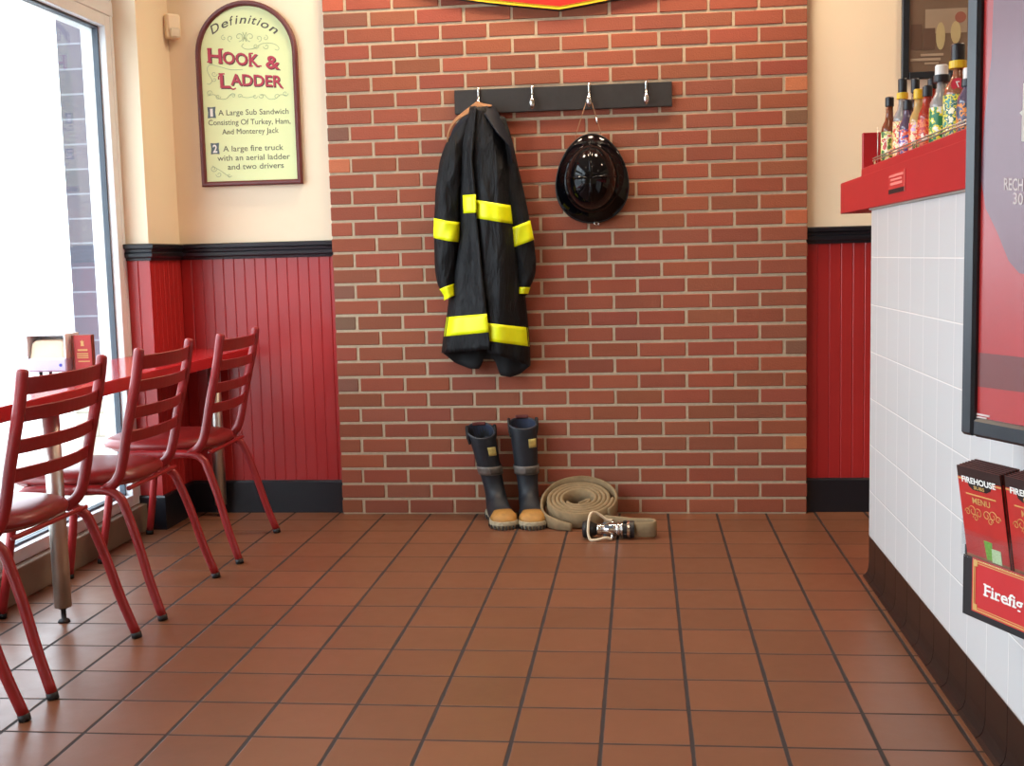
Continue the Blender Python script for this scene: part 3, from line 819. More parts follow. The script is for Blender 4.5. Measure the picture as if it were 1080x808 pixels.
sleeve_band(RC, RW, 303, 310, -.070, .045, 2.6, 122, pi*.6, 0, lambda c: 0)
# collar: tan lining folded over the hook, navy outer flap falling to the right
cu_ = [(471.5, 150), (472, 142), (475, 133), (480.5, 125), (487, 119.5), (494, 114), (500, 109.5), (503.5, 107.3), (510, 109.5), (518.7, 111)]
cl_ = [(472.3, 150), (473.3, 143), (476.7, 134.5), (482.5, 127.3), (490, 122.5), (497, 118.5), (503, 115.8), (507, 114), (512, 112.8), (518.7, 112.3)]
def ribbon(A, B, ya, yb, name, mt, sub=3, solid=.004):
    a = smoothpath([(x, y, 0) for x, y in A], sub); b = smoothpath([(x, y, 0) for x, y in B], sub); n_ = len(a)
    mb = MB(); mb.sm = True
    def fn(u, v):
        i = min(n_-1, round(u*(n_-1))); p = a[i].lerp(b[i], v); 
        q = u; Y = lerp(ya, q)*(1-v)+lerp(yb, q)*v-.008*sin(pi*v)
        return at(p.x, p.y, Y=Y)
    mb.grid(fn, n_-1, 6); return mb.build(name, mt, coat, solid=solid)
ribbon(cu_, cl_, [(0, -.075), (.7, -.052), (1, -.075)], [(0, -.105), (.7, -.085), (1, -.10)], 'collar_lining', TANC)
co = [(518.7, 110.8), (524, 116.6), (530, 128), (535.5, 140), (540, 150), (542, 160), (541.5, 172)]
ci = [(505, 114), (511, 121), (518, 131), (526, 142), (535, 152), (538, 160), (539.5, 172)]
ribbon(co, ci, [(0, -.075), (.5, -.08), (1, -.07)], [(0, -.11), (.5, -.165), (1, -.13)], 'collar_flap', NAVY)
li = [(474, 149), (477, 138), (483, 129), (490, 123), (498, 118), (505, 115)]
lo = [(480, 156), (484, 144), (490, 135), (496, 128), (502, 122), (508, 118)]
ribbon(li, lo, [(0, -.10), (1, -.09)], [(0, -.095), (1, -.10)], 'collar_fold', NAVY)
mb = MB(); mb.sm = True; a = at(503.5, 109, Y=-.06)
mb.tube([(a.x-.006, -.055, a.z-.012), (a.x-.004, -.050, a.z+.010), (.566, -.047, 1.778), (a.x+.008, -.05, a.z+.008), (a.x+.010, -.055, a.z-.012)], .0025, 8); mb.build('hanging_loop', TANC, coat)

# ------------------------------------------------------------------ helmet
hel = thing('fire_helmet', 'glossy black fire helmet hanging by a cord from the third hook', 'helmet', (1.035, -.03, 1.43))
ctab = [(0, .0)]
HC = (1.036, 1.428)
def brim(a):
    """outline radius of the brim at angle a (0 = right, 90 = up); egg with the wide end low"""
    c_, s_ = cos(a), sin(a)
    rx = .150; ry = .190 if s_ > 0 else .176
    x = rx*c_*(1-.14*s_); z = ry*s_
    return x, z
def dome(a):
    c_, s_ = cos(a), sin(a); return .106*c_*(1-.07*s_), .136*s_+.008
def helmet_pt(a, q, dy=0):
    """q 0 = brim rim, 1 = brim/dome junction, 2 = crown"""
    bx, bz = brim(a); dx, dz = dome(a)
    if q <= 1:
        x = bx+(dx-bx)*q; z = bz+(dz-bz)*q
        drop = .018*(abs(cos(a))**2)   # sides of the brim roll back
        y = -.030-.040*q**1.4-drop*(q-.3)*.4
    else:
        k = (q-1)*pi/2; x = dx*cos(k)**.85; z = dz*cos(k)**.85; y = -.070-.128*sin(k)
        rib = max(0, 1-abs(math.sin(2*a))*6)*.006*sin(min(1, (q-1)*3)*pi/2)*(1 if q < 1.97 else .5)
        y -= rib; x *= 1+rib; z *= 1+rib
    return Vector((HC[0]+x, y+dy, HC[1]+z))
NA = 96
def helmet_rings(qs, dy=0): return [[helmet_pt(2*pi*j/NA, q, dy) for j in range(NA)] for q in qs]
mb = MB(); mb.sm = True; mb.rings(helmet_rings([1+i/14 for i in range(14)]+[1.985]), caps=True); mb.build('shell', HELM, hel)
mb = MB(); mb.sm = True; mb.rings(helmet_rings([0, .02, .1, .25, .4, .55, .7, .85, 1, 1.02]), caps=False); mb.build('brim', HELM, hel, solid=.004)
mb = MB(); mb.sm = True; mb.tube([helmet_pt(2*pi*j/NA, 0) for j in range(NA)], .0038, 8, loop=True); mb.build('brim_edge', mat('helmet_edge_rubber', (12, 13, 16), .35), hel)
mb = MB(); mb.sm = True
for ang in (pi/2, -pi/2, 0, pi):
    pts = [helmet_pt(ang, 1.04+i*.94/12)+Vector((0, -.002, 0)) for i in range(13)]
    mb.tube(pts, [.0035]*10+[.003, .0025, .002], 8)
mb.build('comb_ridge', HELM, hel)
mb = MB(); mb.sm = True; mb.tube([(1.052+.009*cos(a*pi/8), -.034, 1.248+.007*sin(a*pi/8)) for a in range(16)], .0016, 8, loop=True); mb.build('rim_ring', CHROME, hel)
mb = MB(); mb.sm = True
A_, B_ = at(607, 143, Y=-.03), at(634.5, 143, Y=-.03)
hk = Vector((1.030, -.044, 1.770))
mb.tube([A_+Vector((0, .004, -.01)), A_, hk+Vector((-.004, 0, 0)), hk+Vector((.004, 0, 0)), B_, B_+Vector((0, .004, -.01))], .0016, 8)
mb.build('hanging_cord', CORD, hel)
k1 = A_.lerp(hk, 0); kk = B_.lerp(hk, .38)
mb = MB(); mb.sm = True; mb.tube([kk+Vector((.002, 0, -.014)), kk, kk+Vector((-.002, 0, .012))], .0038, 8); mb.build('cord_clip', CHROME, hel)

# ------------------------------------------------------------------ boots
def make_boot(name, label, loc, rz, lean, tilt, htop, loops, lz, la):
    """foot points along local -Y; heel near origin"""
    root = thing('rubber_boot', label, 'boot', loc, 'pair of rubber fire boots')
    root.rotation_euler = (0, 0, rz)
    def sec(Fp, H, hw, n=28, e=2.4, dx=0):
        Fp, H = Vector((0,)+Fp), Vector((0,)+H); c = (Fp+H)/2; ax = (Fp-H)/2
        out = []
        for j in range(n):
            a = 2*pi*j/n; ca_, sa = cos(a), sin(a)
            out.append(c+ax*math.copysign(abs(ca_)**(2/e), ca_)+Vector((hw*math.copysign(abs(sa)**(2/e), sa)+dx, 0, 0)))
        return out
    def LX(z): return lean*(max(0, z-.10)/.30)
    spec = [((-.064, htop-tilt), (.058, htop), .060, 2.1), ((-.063, htop-tilt-.02), (.057, htop-.02), .059, 2.1), ((-.060, .30), (.054, .33), .056, 2.1), ((-.057, .24), (.052, .26), .052, 2.1),
            ((-.055, .19), (.050, .20), .049, 2.1), ((-.056, .155), (.050, .14), .046, 2.1), ((-.064, .125), (.053, .085), .044, 2.2), ((-.082, .108), (.060, .040), .043, 2.4),
            ((-.108, .096), (.052, .012), .043, 2.8), ((-.138, .080), (-.005, .010), .047, 2.8), ((-.168, .070), (-.08, .010), .051, 2.8), ((-.198, .062), (-.135, .010), .053, 2.8),
            ((-.222, .050), (-.18, .010), .048, 2.6), ((-.236, .038), (-.212, .010), .036, 2.4), ((-.240, .026), (-.230, .012), .018, 2.2)]
    rs = [sec(a, b, hw, e=e, dx=LX((a[1]+b[1])/2)) for a, b, hw, e in spec]
    # crumples in the rubber
    for i, r in enumerate(rs):
        if 2 <= i <= 9:
            for j, p in enumerate(r):
                q = 1+.036*sin(j*.9+i*2.1)+.030*sin(i*3.3+j*.45)-(.05 if i in (4, 5) else 0)
                c = sum(r, Vector())/len(r); r[j] = c+(p-c)*q
    mb = MB(); mb.sm = True
    inner = []
    for r, zoff, sc_ in ((rs[0], 0, .93), (rs[1], -.02, .90), (rs[3], 0, .86)):
        c = sum(r, Vector())/len(r); inner.append([c+(p-c)*sc_ for p in r])
    mb.rings(inner[::-1]+rs)
    body = mb.build('boot_body', BOOTB, root, subsurf=1)
    # folded rim
    mb = MB(); mb.sm = True; c = sum(rs[0], Vector())/len(rs[0]); mb.tube([c+(p-c)*.97+Vector((0, 0, .001)) for p in rs[0]], .0045, 8, loop=True); mb.build('rim', mat('boot_rim_grey', (52, 56, 64), .5), root)
    mb = MB(); mb.sm = True; mb.rings([[c+(p-c)*.915+Vector((0, 0, -.001)) for p in rs[0]], [c+(p-c)*.80+Vector((-lean*.3, 0, -.09)) for p in rs[0]]], caps=False); mb.build('lining', mat('boot_blue_lining', (44, 52, 74), .85, var=.2), root)
    # red fabric showing at the back rim
    mb = MB(); mb.sm = True; mb.grid(lambda u, v: c+Vector((-.028+.056*u, .048+.004*sin(pi*u), .018+.014*v)), 8, 3); mb.build('back_lining', PULL, root, solid=.003)
    # yellow toe cap: the same surface, slightly proud
    mb = MB(); mb.sm = True; cap = []
    for k_, r in enumerate(rs[10:]):
        c_ = sum(r, Vector())/len(r)
        rr_ = [c_+(p-c_)*1.05 for p in r]; cap.append(rr_)
    n_ = len(cap[0])
    # keep the upper part only, with a curved rear edge
    for i in range(len(cap)):
        lim = lerp([(0, .32), (1, .62), (2, .80), (5, .92)], i)
        pass
    half = []
    for i, r in enumerate(cap):
        w_ = lerp([(0, .10), (1, .24), (2, .30), (4, .33)], i)
        half.append([Vector(_catm(r, -w_+2*w_*q/14)) for q in range(15)])
    mb.grid(lambda u, v: half[min(len(half)-1, round(v*(len(half)-1)))][round(u*14)], 14, len(half)-1)
    tip = half[-1]
    mb.add(tip+[sum(tip, Vector())/len(tip)], [(i, i+1, len(tip)) for i in range(len(tip)-1)])
    mb.build('toe_cap', BOOTY, root, solid=.003)
    # sole with cream sidewall and notched tread
    def foot_out(ins, wav=0):
        pts = []
        for y, w in ((.062, .012), (.056, .03), (.04, .040), (.0, .043), (-.05, .040), (-.09, .043), (-.14, .053), (-.18, .057), (-.21, .053), (-.235, .038), (-.247, .018), (-.250, 0)):
            pts.append((w, y))
        sp_ = smoothpath([(a, b, 0) for a, b in pts], 4)
        R_ = [(p.x, p.y) for p in sp_]; L_ = [(-p.x, p.y) for p in sp_[::-1][1:]]
        out = R_+L_; cy_ = -.09
        return [((a)*(1-ins/.05), cy_+(b-cy_)*(1-ins/.15)) for a, b in out]
    mb = MB(); rs2 = []
    for z, ins, k_ in ((.001, .003, 0), (.012, -.001, .003), (.020, -.003, 0), (.030, 0, 0), (.033, .004, 0)):
        o_ = foot_out(ins); rs2.append([Vector((a*(1+(.05 if (i//1) % 2 and k_ else 0)), b, z)) for i, (a, b) in enumerate(o_)])
    mb.rings(rs2); mb.cur = 1; o_ = foot_out(-.0045)
    for i in range(2, len(o_)-2, 3):
        a, b = o_[i], o_[i+1]; d = Vector((b[0]-a[0], b[1]-a[1], 0)); nrm = Vector((a[0], a[1]+.09, 0)).normalized()
        p = Vector((a[0], a[1], 0)); q = Vector((b[0], b[1], 0))
        mb.add([p+nrm*-.004+Vector((0, 0, .0005)), q-nrm*.004+Vector((0, 0, .0005)), q+nrm*.001+Vector((0, 0, .0005)), p+nrm*.001+Vector((0, 0, .0005)), p-nrm*.004+Vector((0, 0, .017)), q-nrm*.004+Vector((0, 0, .017)), q+nrm*.001+Vector((0, 0, .017)), p+nrm*.001+Vector((0, 0, .017))],
               [(0, 1, 2, 3), (4, 5, 6, 7), (0, 1, 5, 4), (1, 2, 6, 5), (2, 3, 7, 6), (3, 0, 4, 7)])
    mb.build('sole', [BOOTS, mat('boot_tread_dark', (50, 47, 42), .8)], root)
    # ankle reflective band with buckle patch, yellow label
    def wrap(z0, z1, a0, a1, name, mt, off=1.05, slope=0):
        mb = MB(); mb.sm = True
        def P(a, z):
            for k_ in range(1, 6):
                (A0, B0, h0, _), (A1, B1, h1, _) = spec[k_-1], spec[k_]
                if z >= (A1[1]+B1[1])/2: break
            zz0, zz1 = (A0[1]+B0[1])/2, (A1[1]+B1[1])/2; q = (z-zz0)/(zz1-zz0) if zz1 != zz0 else 0
            fy = A0[0]+(A1[0]-A0[0])*q; hy = B0[0]+(B1[0]-B0[0])*q; hw = h0+(h1-h0)*q
            cy_ = (fy+hy)/2; ry = (hy-fy)/2
            return Vector((LX(z)+hw*off*sin(a), cy_-ry*off*cos(a), z))
        mb.grid(lambda u, v: P(a0+(a1-a0)*u, z0+(z1-z0)*v+slope*(u-.5)), 24, 3)
        return mb.build(name, mt, root, solid=.002)
    wrap(.195, .232, -pi, pi, 'reflective_band', REFL, 1.07)
    wrap(.200, .228, -.15, .75, 'band_tab', mat('band_tab_dark', (72, 66, 60), .5, var=.3, nscale=80), 1.13)
    wrap(lz, lz+.037, la, la+.66, 'label_patch', LABY, 1.06)
    for s in loops:
        mb = MB(); mb.sm = True; c = sum(rs[0], Vector())/len(rs[0]); X_ = c.x+s*.053
        mb.tube(smoothpath([(X_-.002*s, c.y-.02, c.z-.052), (X_+.006*s, c.y-.018, c.z-.02), (X_+.007*s, c.y-.010, c.z+.018), (X_+.006*s, c.y+.006, c.z+.024), (X_+.006*s, c.y+.018, c.z+.010), (X_+.001*s, c.y+.022, c.z-.035)], 4), .006, 8, rb=.0025)
        mb.build('pull_loop', RUBBER, root)
    return root
def _catm(r, w):
    """point on a closed ring at fraction w of the way round from index 0 (the instep)"""
    n = len(r); q = (w % 1)*n; i = int(q); f = q-i
    return r[i % n].lerp(r[(i+1) % n], f)
make_boot('a', 'black rubber boot with yellow toe, left of the pair and leaning left', (.600, -.072, 0), R(17), -.062, .055, .408, (-1, 1), .280, .05)
make_boot('b', 'black rubber boot with yellow toe, beside the coiled hose', (.742, -.068, 0), R(10), -.018, .035, .425, (-1, 1), .312, .25)

# ------------------------------------------------------------------ fire hose
hose = thing('fire_hose', 'coiled tan canvas fire hose with chrome nozzle on the floor by the boots', 'hose', (1.0, -.25, 0))
cxh, cyh = .966, -.160; TW = .0125; HH = .062; tilt = math.tan(R(19))
turns = 4.4; r_in = .060; r_out = .138
path = []
N_ = 360
for i in range(N_+1):
    q = i/N_; a = R(215)+q*turns*2*pi; r = r_in+(r_out-r_in)*q
    path.append((cxh+r*cos(a), cyh+r*sin(a)*.93, a, r))
def strip(path, hts, th=.0055, base=None):
    """flat hose standing on edge: path of (x, y), z of the lower edge, height"""
    mb = MB(); mb.sm = True; rs = []
    n = len(path)
    for i, p in enumerate(path):
        a = path[max(0, i-1)]; b = path[min(n-1, i+1)]
        d = Vector((b[0]-a[0], b[1]-a[1], 0)).normalized(); nr = Vector((-d.y, d.x, 0))
        z0 = base(i); h = hts(i); c = Vector((p[0], p[1], 0))
        rs.append([c+nr*th*sx+Vector((0, 0, z0+h*zz)) for sx, zz in ((.35, 0), (1, .06), (1.1, .5), (1, .94), (.35, 1), (-.35, 1), (-1, .94), (-1.1, .5), (-1, .06), (-.35, 0))])
    mb.rings(rs); return mb
fy = cyh-r_out*.93
base = lambda i: .002+max(0, (path[i][1]-fy))*tilt
strip(path, lambda i: HH, th=.0078, base=base).build('coil', HOSE, hose)
# core bend at the centre
cp = [(path[0][0], path[0][1]), (cxh-.036, cyh-.038), (cxh-.012, cyh-.030), (cxh+.008, cyh-.034), (cxh+.034, cyh-.012), (cxh+.040, cyh+.008), (cxh+.018, cyh-.004), (cxh-.002, cyh-.020)]
cp = [(p.x, p.y) for p in smoothpath([(a, b, 0) for a, b in cp], 6)]
strip(cp, lambda i: HH*.78, base=lambda i: .004+max(0, cp[i][1]-fy)*tilt).build('core_fold', HOSE, hose)
# loose outer turn: from right, over the raised back, down to the front left
op = []
tab = [(-35, .150), (0, .155), (45, .158), (90, .156), (135, .158), (180, .160), (215, .170), (240, .178), (262, .180)]
for i in range(90):
    d = -35+(262+35)*i/89; r = lerp(tab, d); op.append((cxh+r*cos(R(d))*.99, min(-.008, cyh+r*sin(R(d))*.95), d))
def ob(i): return .002+max(0, op[i][1]-fy)*tilt*lerp([(-35, 1), (45, 1.1), (90, 1.14), (135, 1.1), (180, .85), (225, .1), (262, 0)], op[i][2])
strip(op, lambda i: lerp([(-35, .058), (180, .060), (230, .05), (262, .03)], op[i][2]), base=ob).build('outer_turn', HOSE, hose)
# tail that runs out to the right and doubles back into the coupling
nz_y = -.445; nz = .036
tp = [(1.075, -.300), (1.14, -.345), (1.20, -.385), (1.250, -.405), (1.272, -.418), (1.278, -.436), (1.268, -.454), (1.235, -.458), (1.19, -.452)]
tp = [(p.x, p.y) for p in smoothpath([(a, b, 0) for a, b in tp], 6)]
strip(tp, lambda i: lerp([(0, .058), (20, .068), (len(tp)-1, .056)], i), base=lambda i: lerp([(0, .003), (len(tp)-1, .008)], i), th=.006).build('tail', HOSE, hose)
noz = MB(); noz.sm = True
MN = Matrix.Translation((0, nz_y, nz)) @ Matrix.Rotation(R(2), 4, 'Z') @ Matrix.Rotation(R(90), 4, 'Y')
def nlathe(mb, prof, n=28):
    # profile (radius, x) about the nozzle axis, x in world metres
    rs = []
    for r, x in prof: rs.append([Vector((x, nz_y+r*cos(2*pi*j/n), nz+r*sin(2*pi*j/n))) for j in range(n)])
    mb.rings(rs)
nlathe(noz, [(.012, 1.045), (.020, 1.046), (.024, 1.050), (.024, 1.066), (.020, 1.070), (.022, 1.078), (.026, 1.090), (.028, 1.100), (.028, 1.120), (.026, 1.124), (.031, 1.128), (.031, 1.136), (.027, 1.138), (.027, 1.141), (.032, 1.143), (.032, 1.150), (.026, 1.152)])
nb = noz.build('nozzle_body', CHROME, hose, smooth=True)
md = nb.modifiers.new('b', 'BEVEL'); md.width = .001; md.limit_method = 'ANGLE'; md.angle_limit = R(40)
mb = MB(); mb.sm = False
nlathe(mb, [(.024, 1.151), (.034, 1.152), (.034, 1.166), (.030, 1.168), (.030, 1.176), (.034, 1.178), (.034, 1.194), (.026, 1.196)]); mb.build('coupling', mat('coupling_black', (30, 30, 32), .4), hose, smooth=False)
mb = MB(); nlathe(mb, [(.0345, 1.167), (.0345, 1.177), (.029, 1.177), (.029, 1.167)]); mb.build('coupling_ring', CHROME, hose)
for a in (0, pi/2, pi, 3*pi/2):
    mb = MB(); mb.box(1.153, 1.165, -.005, .005, .032, .040, M=Matrix.Translation((0, nz_y, nz)) @ Matrix.Rotation(a+.4, 4, 'X')); mb.build('coupling_lug', RUBBER, hose)
mb = MB(); mb.sm = True
nlathe(mb, [(.018, .990), (.030, .992), (.034, 1.000), (.034, 1.022), (.028, 1.030), (.022, 1.046)]); mb.build('nozzle_tip', RUBBER, hose)
mb = MB(); mb.box(1.072, 1.086, -.0285, .0285, -.003, .003, M=Matrix.Translation((0, nz_y, nz)) @ Matrix.Rotation(R(60), 4, 'X')); mb.box(1.080, 1.112, -.006, .006, .024, .031, M=Matrix.Translation((0, nz_y, nz)) @ Matrix.Rotation(R(55), 4, 'X'))
mb.build('valve_slot', GASKET, hose)
# bail handle: U bent round the nozzle, pivots on both sides of the body
hp = [at(646, 549, Y=-.418), at(640, 548, Y=-.420), at(634, 544, Y=-.424), at(628, 540.6, Y=-.43), at(623.5, 541.5, Y=-.445), at(621.3, 547, Y=-.46), at(620.3, 556, Y=-.475), at(620.5, 564, Y=-.488), at(623, 570, Y=-.497), at(628, 571.2, Y=-.500), at(634, 568.5, Y=-.500), at(639, 567.3, Y=-.497), at(645, 568.8, Y=-.485)]
hp = [Vector((p.x, p.y, max(p.z, .006))) for p in hp]
mb = MB(); mb.sm = True; mb.tube(smoothpath(hp, 5), .0055, 10); mb.build('bail_handle', BAIL, hose)
for p in (hp[0], hp[-1]):
    mb = MB(); mb.sm = True; mb.tube([p, Vector((p.x+.004, p.y*.5+nz_y*.5, p.z*.5+nz*.5))], .006, 10); mb.build('pivot_bolt', CHROME, hose)

# ------------------------------------------------------------------ service counter
ct = thing('service_counter', 'white tiled service counter with dark tile base and red top ledge', 'counter', (2.1, -2.2, 0))
CXF, CY0 = 1.996, -.979
TILE = tile_mat()
mb = MB(); YE = -2.67
mb.box(CXF, 2.45, YE, CY0, .142, 1.246, c=.003); mb.build('tiled_face', TILE, ct)
mb = MB(); mb.box(CXF+.0012, 2.44, YE+.003, CY0-.003, 0, .15); mb.build('base_grout', GROUTD, ct)
mb = MB()
yy = CY0; prof = [(0.0, .0), (.020, .0), (.020, .004), (.012, .008), (.006, .016), (.002, .03), (0, .05), (0, .1405), (-.010, .1405)]
j = 0
ys = [CY0, -1.087-.0]
while ys[-1]-.158 > YE: ys.append(ys[-1]-.158)
ys.append(YE)
for a, b in zip(ys, ys[1:]):
    a -= .0016; b += .0016
    rs = [[Vector((CXF-o, y, z)) for o, z in prof]+[Vector((CXF+.012, y, .1405)), Vector((CXF+.012, y, 0))] for y in (a, b)]
    mb.rings(rs)
mb.build('base_tile', BASET, ct)
SX = 1.985
mb = MB()
mb.box(SX, 2.46, YE-.01, -.437, 1.247, 1.361, c=.002)
mb.box(SX+.001, 2.44, YE, -.850, 1.355, 1.386, c=.002)
mb.build('red_ledge', RED, ct)
mb = MB(); mb.box(SX+.002, 2.44, -.868, -.850, 1.361, 1.505, c=.002); mb.build('red_end_panel', RED, ct)
mb = MB(); mb.box(SX+.004, CXF+.004, YE, CY0, 1.241, 1.2475); mb.build('ledge_trim', mat('grey_edge_trim', (140, 135, 128), .5), ct)

# wire rail along the ledge
t = thing('bottle_rail', 'thin steel wire rail in front of the sauce bottles', 'rail', (SX, -1.6, 1.385))
for dz in (.0, .008):
    mb = MB(); mb.sm = True; mb.tube([(SX+.006, -1.026, 1.398+dz), (SX+.006, -2.66, 1.398+dz)], .0022, 8); mb.build('wire', STEEL, t)
for y in (-1.045, -1.60, -1.645, -2.3):
    mb = MB(); mb.box(SX+.004, SX+.010, y-.006, y+.006, 1.384, 1.402); mb.build('bracket', CHROME, t)
mb = MB(); mb.sm = True; mb.tube([(SX+.02, -1.03, 1.387), (SX+.02, -1.03, 1.505)], .0016, 8); mb.build('end_wire', STEEL, t)

# small notice on the ledge
t = thing('ledge_notice', 'small red notice with a black lower strip on the red ledge', 'notice', (SX, -1.42, 1.30))
def lg(x, y): return at(x, y, X=SX-.002)
a, b, c, d = (-1.312, 1.338), (-1.535, 1.338), (-1.535, 1.275), (-1.312, 1.275)
def NP(poly, off): return [(SX-off, p[0], p[1]) for p in poly]
mb = MB(); mb.box(SX-.002, SX-.0002, -1.535, -1.312, 1.275, 1.338); mb.build('card', mat('notice_red', (196, 52, 52), .4), t)
mb = MB(); mb.box(SX-.0028, SX-.0018, -1.530, -1.316, 1.276, 1.289); mb.build('black_strip', BLACKT, t)
mb = MB()
for z, y0, y1, h in ((1.324, -1.325, -1.515, .007), (1.313, -1.345, -1.495, .006), (1.300, -1.34, -1.50, .008)): mb.box(SX-.0028, SX-.0018, y1, y0, z, z+h)
mb.box(SX-.0028, SX-.0018, -1.5345, -1.5305, 1.276, 1.338)
mb.build('print', mat('notice_pink_print', (232, 130, 120), .5), t)

# sauce bottles
def liquid(name, col): return mat('sauce_'+name, col, .12, var=.1, nscale=30, coat=.5)
GL = {'amber': liquid('amber', (120, 62, 34)), 'dark': liquid('dark', (58, 38, 40)), 'red': liquid('red', (160, 46, 30)), 'tan': liquid('tan', (196, 160, 98)), 'brown': liquid('brown', (146, 92, 66)), 'clear': liquid('clear', (150, 148, 146)), 'plum': liquid('plum', (86, 72, 96))}
CP = {'black': mat('cap_black', (26, 26, 34), .35), 'yellow': mat('cap_yellow', (236, 196, 40), .35), 'white': mat('cap_white', (232, 230, 226), .35)}
LB = {}
def lab(name, cols):
    """printed paper label: coloured blotches in horizontal bands"""
    if name in LB: return LB[name]
    tt = NT('label_'+name); n_ = tt.noise(55, 3); r_ = tt.n('ShaderNodeValToRGB'); r_.color_ramp.interpolation = 'CONSTANT'
    el = r_.color_ramp.elements; pos = [0, .42, .5, .58]
    while len(el) < len(cols): el.new(.5)
    for e_, p_, c_ in zip(el, pos, cols): e_.position = p_; e_.color = lin(c_)
    tt.l(n_, r_.inputs[0]); tt.l(r_.outputs[0], tt.b.inputs['Base Color']); tt.rough(.4); LB[name] = tt.m; return tt.m
bottles = [
 # x, y, height, radius, body, cap, collar, label colours, label text
 (2.030, -1.085, .207, .022, 'amber', 'black', None, ('a', [(70, 120, 60), (225, 220, 120), (240, 235, 200), (200, 60, 40)]), 'amber sauce bottle with a black cap at the far end of the ledge'),
 (2.042, -1.215, .245, .024, 'clear', 'black', 'yellow', ('b', [(240, 225, 150), (214, 60, 40), (244, 236, 196), (240, 200, 120)]), 'tall sauce bottle with black cap and yellow collar, second from the far end'),
 (2.110, -1.08, .262, .022, 'dark', 'black', None, ('c', [(90, 60, 110), (200, 180, 200), (60, 50, 90), (190, 150, 60)]), 'dark sauce bottle behind the yellow-collared one'),
 (2.030, -1.345, .165, .021, 'plum', 'black', None, ('d', [(120, 90, 170), (230, 220, 230), (230, 90, 50), (80, 80, 160)]), 'short dark sauce bottle with a purple and orange label'),
 (2.034, -1.462, .180, .022, 'tan', 'yellow', None, ('e', [(236, 120, 50), (220, 60, 50), (246, 210, 160), (220, 180, 220)]), 'pale sauce bottle with a bright yellow cap'),
 (2.110, -1.30, .230, .024, 'red', 'black', None, ('f', [(190, 40, 30), (210, 60, 40), (200, 50, 50), (240, 220, 200)]), 'red-brown sauce bottle in the rear row, right of the yellow cap'),
 (2.034, -1.570, .175, .022, 'red', 'black', None, ('g', [(200, 40, 36), (230, 120, 60), (190, 30, 40), (240, 220, 200)]), 'red sauce bottle right in front of the rear red-brown one'),
 (2.042, -1.690, .212, .026, 'clear', 'white', 'black', ('h', [(30, 120, 70), (40, 130, 80), (236, 220, 60), (240, 240, 230)]), 'sauce bottle with white cap and green label with yellow shapes'),
 (2.110, -1.52, .215, .022, 'brown', 'black', None, ('i', [(230, 90, 60), (240, 230, 210), (200, 70, 50), (60, 60, 60)]), 'brown sauce bottle in the rear row behind the white cap'),
 (2.050, -1.822, .244, .030, 'brown', 'black', 'yellow', ('j', [(60, 140, 130), (240, 225, 70), (40, 110, 100), (250, 240, 200)]), 'largest brown sauce bottle with yellow collar and red round seal'),
 (2.130, -1.70, .240, .024, 'clear', 'white', None, ('k', [(220, 220, 220), (190, 60, 50), (230, 230, 230), (60, 60, 60)]), 'rear clear sauce bottle, its white cap topmost against the poster frame'),
 (2.045, -1.945, .165, .024, 'plum', 'white', 'black', ('l', [(60, 60, 80), (90, 90, 120), (230, 140, 40), (40, 40, 60)]), 'short sauce bottle with white cap just left of the poster frame'),
 (2.120, -1.88, .200, .024, 'dark', 'black', None, ('m', [(70, 50, 60), (200, 180, 120), (80, 60, 90), (160, 60, 40)]), 'dark sauce bottle in the rear row nearest the poster frame')]
for i, (x, y, h, r, body, cap, collar, (ln, lc), lb) in enumerate(bottles):
    z = 1.3865; r *= 1.14
    t = thing('sauce_bottle', lb, 'bottle', (x, y, z), 'sauce bottles on the red ledge')
    mb = MB(); mb.sm = True
    sh = h*.48
    mb.lathe([(r*.9, 0), (r, .004), (r, sh), (r*.92, sh+.014), (r*.55, sh+.034), (.0115, sh+.052), (.0105, h-.026)], 24, (x, y, z)); bd = mb.build('bottle_body', GL[body], t)
    mb = MB(); cr = .0135 if r < .029 else .017; ch = .028 if cap != 'black' else (.030 if h < .24 else .044)
    mb.lathe([(cr*.96, h-ch), (cr, h-ch+.002), (cr, h-.003), (cr*.85, h)], 20, (x, y, z)); mb.build('cap', CP[cap], t)
    if collar:
        mb = MB(); mb.lathe([(cr*1.25, h-ch-.018), (cr*1.3, h-ch-.015), (cr*1.25, h-ch+.001), (cr*1.0, h-ch+.002)], 20, (x, y, z)); mb.build('collar', CP[collar], t)
    mb = MB(); mb.sm = True
    mb.rings([[Vector((x+(r+.0008)*cos(2*pi*k/24), y+(r+.0008)*sin(2*pi*k/24), z+zz)) for k in range(24)] for zz in (.008, sh*.98)], caps=False); mb.build('label', lab(ln, lc), t)
    if i == 9:
        mb = MB(); d = (Vector((CAM.x, CAM.y, 0))-Vector((x, y, 0))).normalized(); s_ = Vector((-d.y, d.x, 0))
        c0 = Vector((x, y, z+sh+.022))+d*.0305
        mb.prism([(.016*cos(k*pi/10), .016*sin(k*pi/10)) for k in range(20)], lambda a, b, e: c0+s_*a+Vector((0, 0, b))+d*e, -.012, .001); sl = mb.build('round_seal', mat('seal_red', (205, 50, 70), .4), t)
        mb = MB(); put_text(mb, '7', c0+s_*.005+d*.001+Vector((0, 0, -.008)), c0-s_*.005+d*.001+Vector((0, 0, -.008)), .016, (0, 0, 1), d, .0006, bold=.02); mb.build('numeral', INKW, sl)

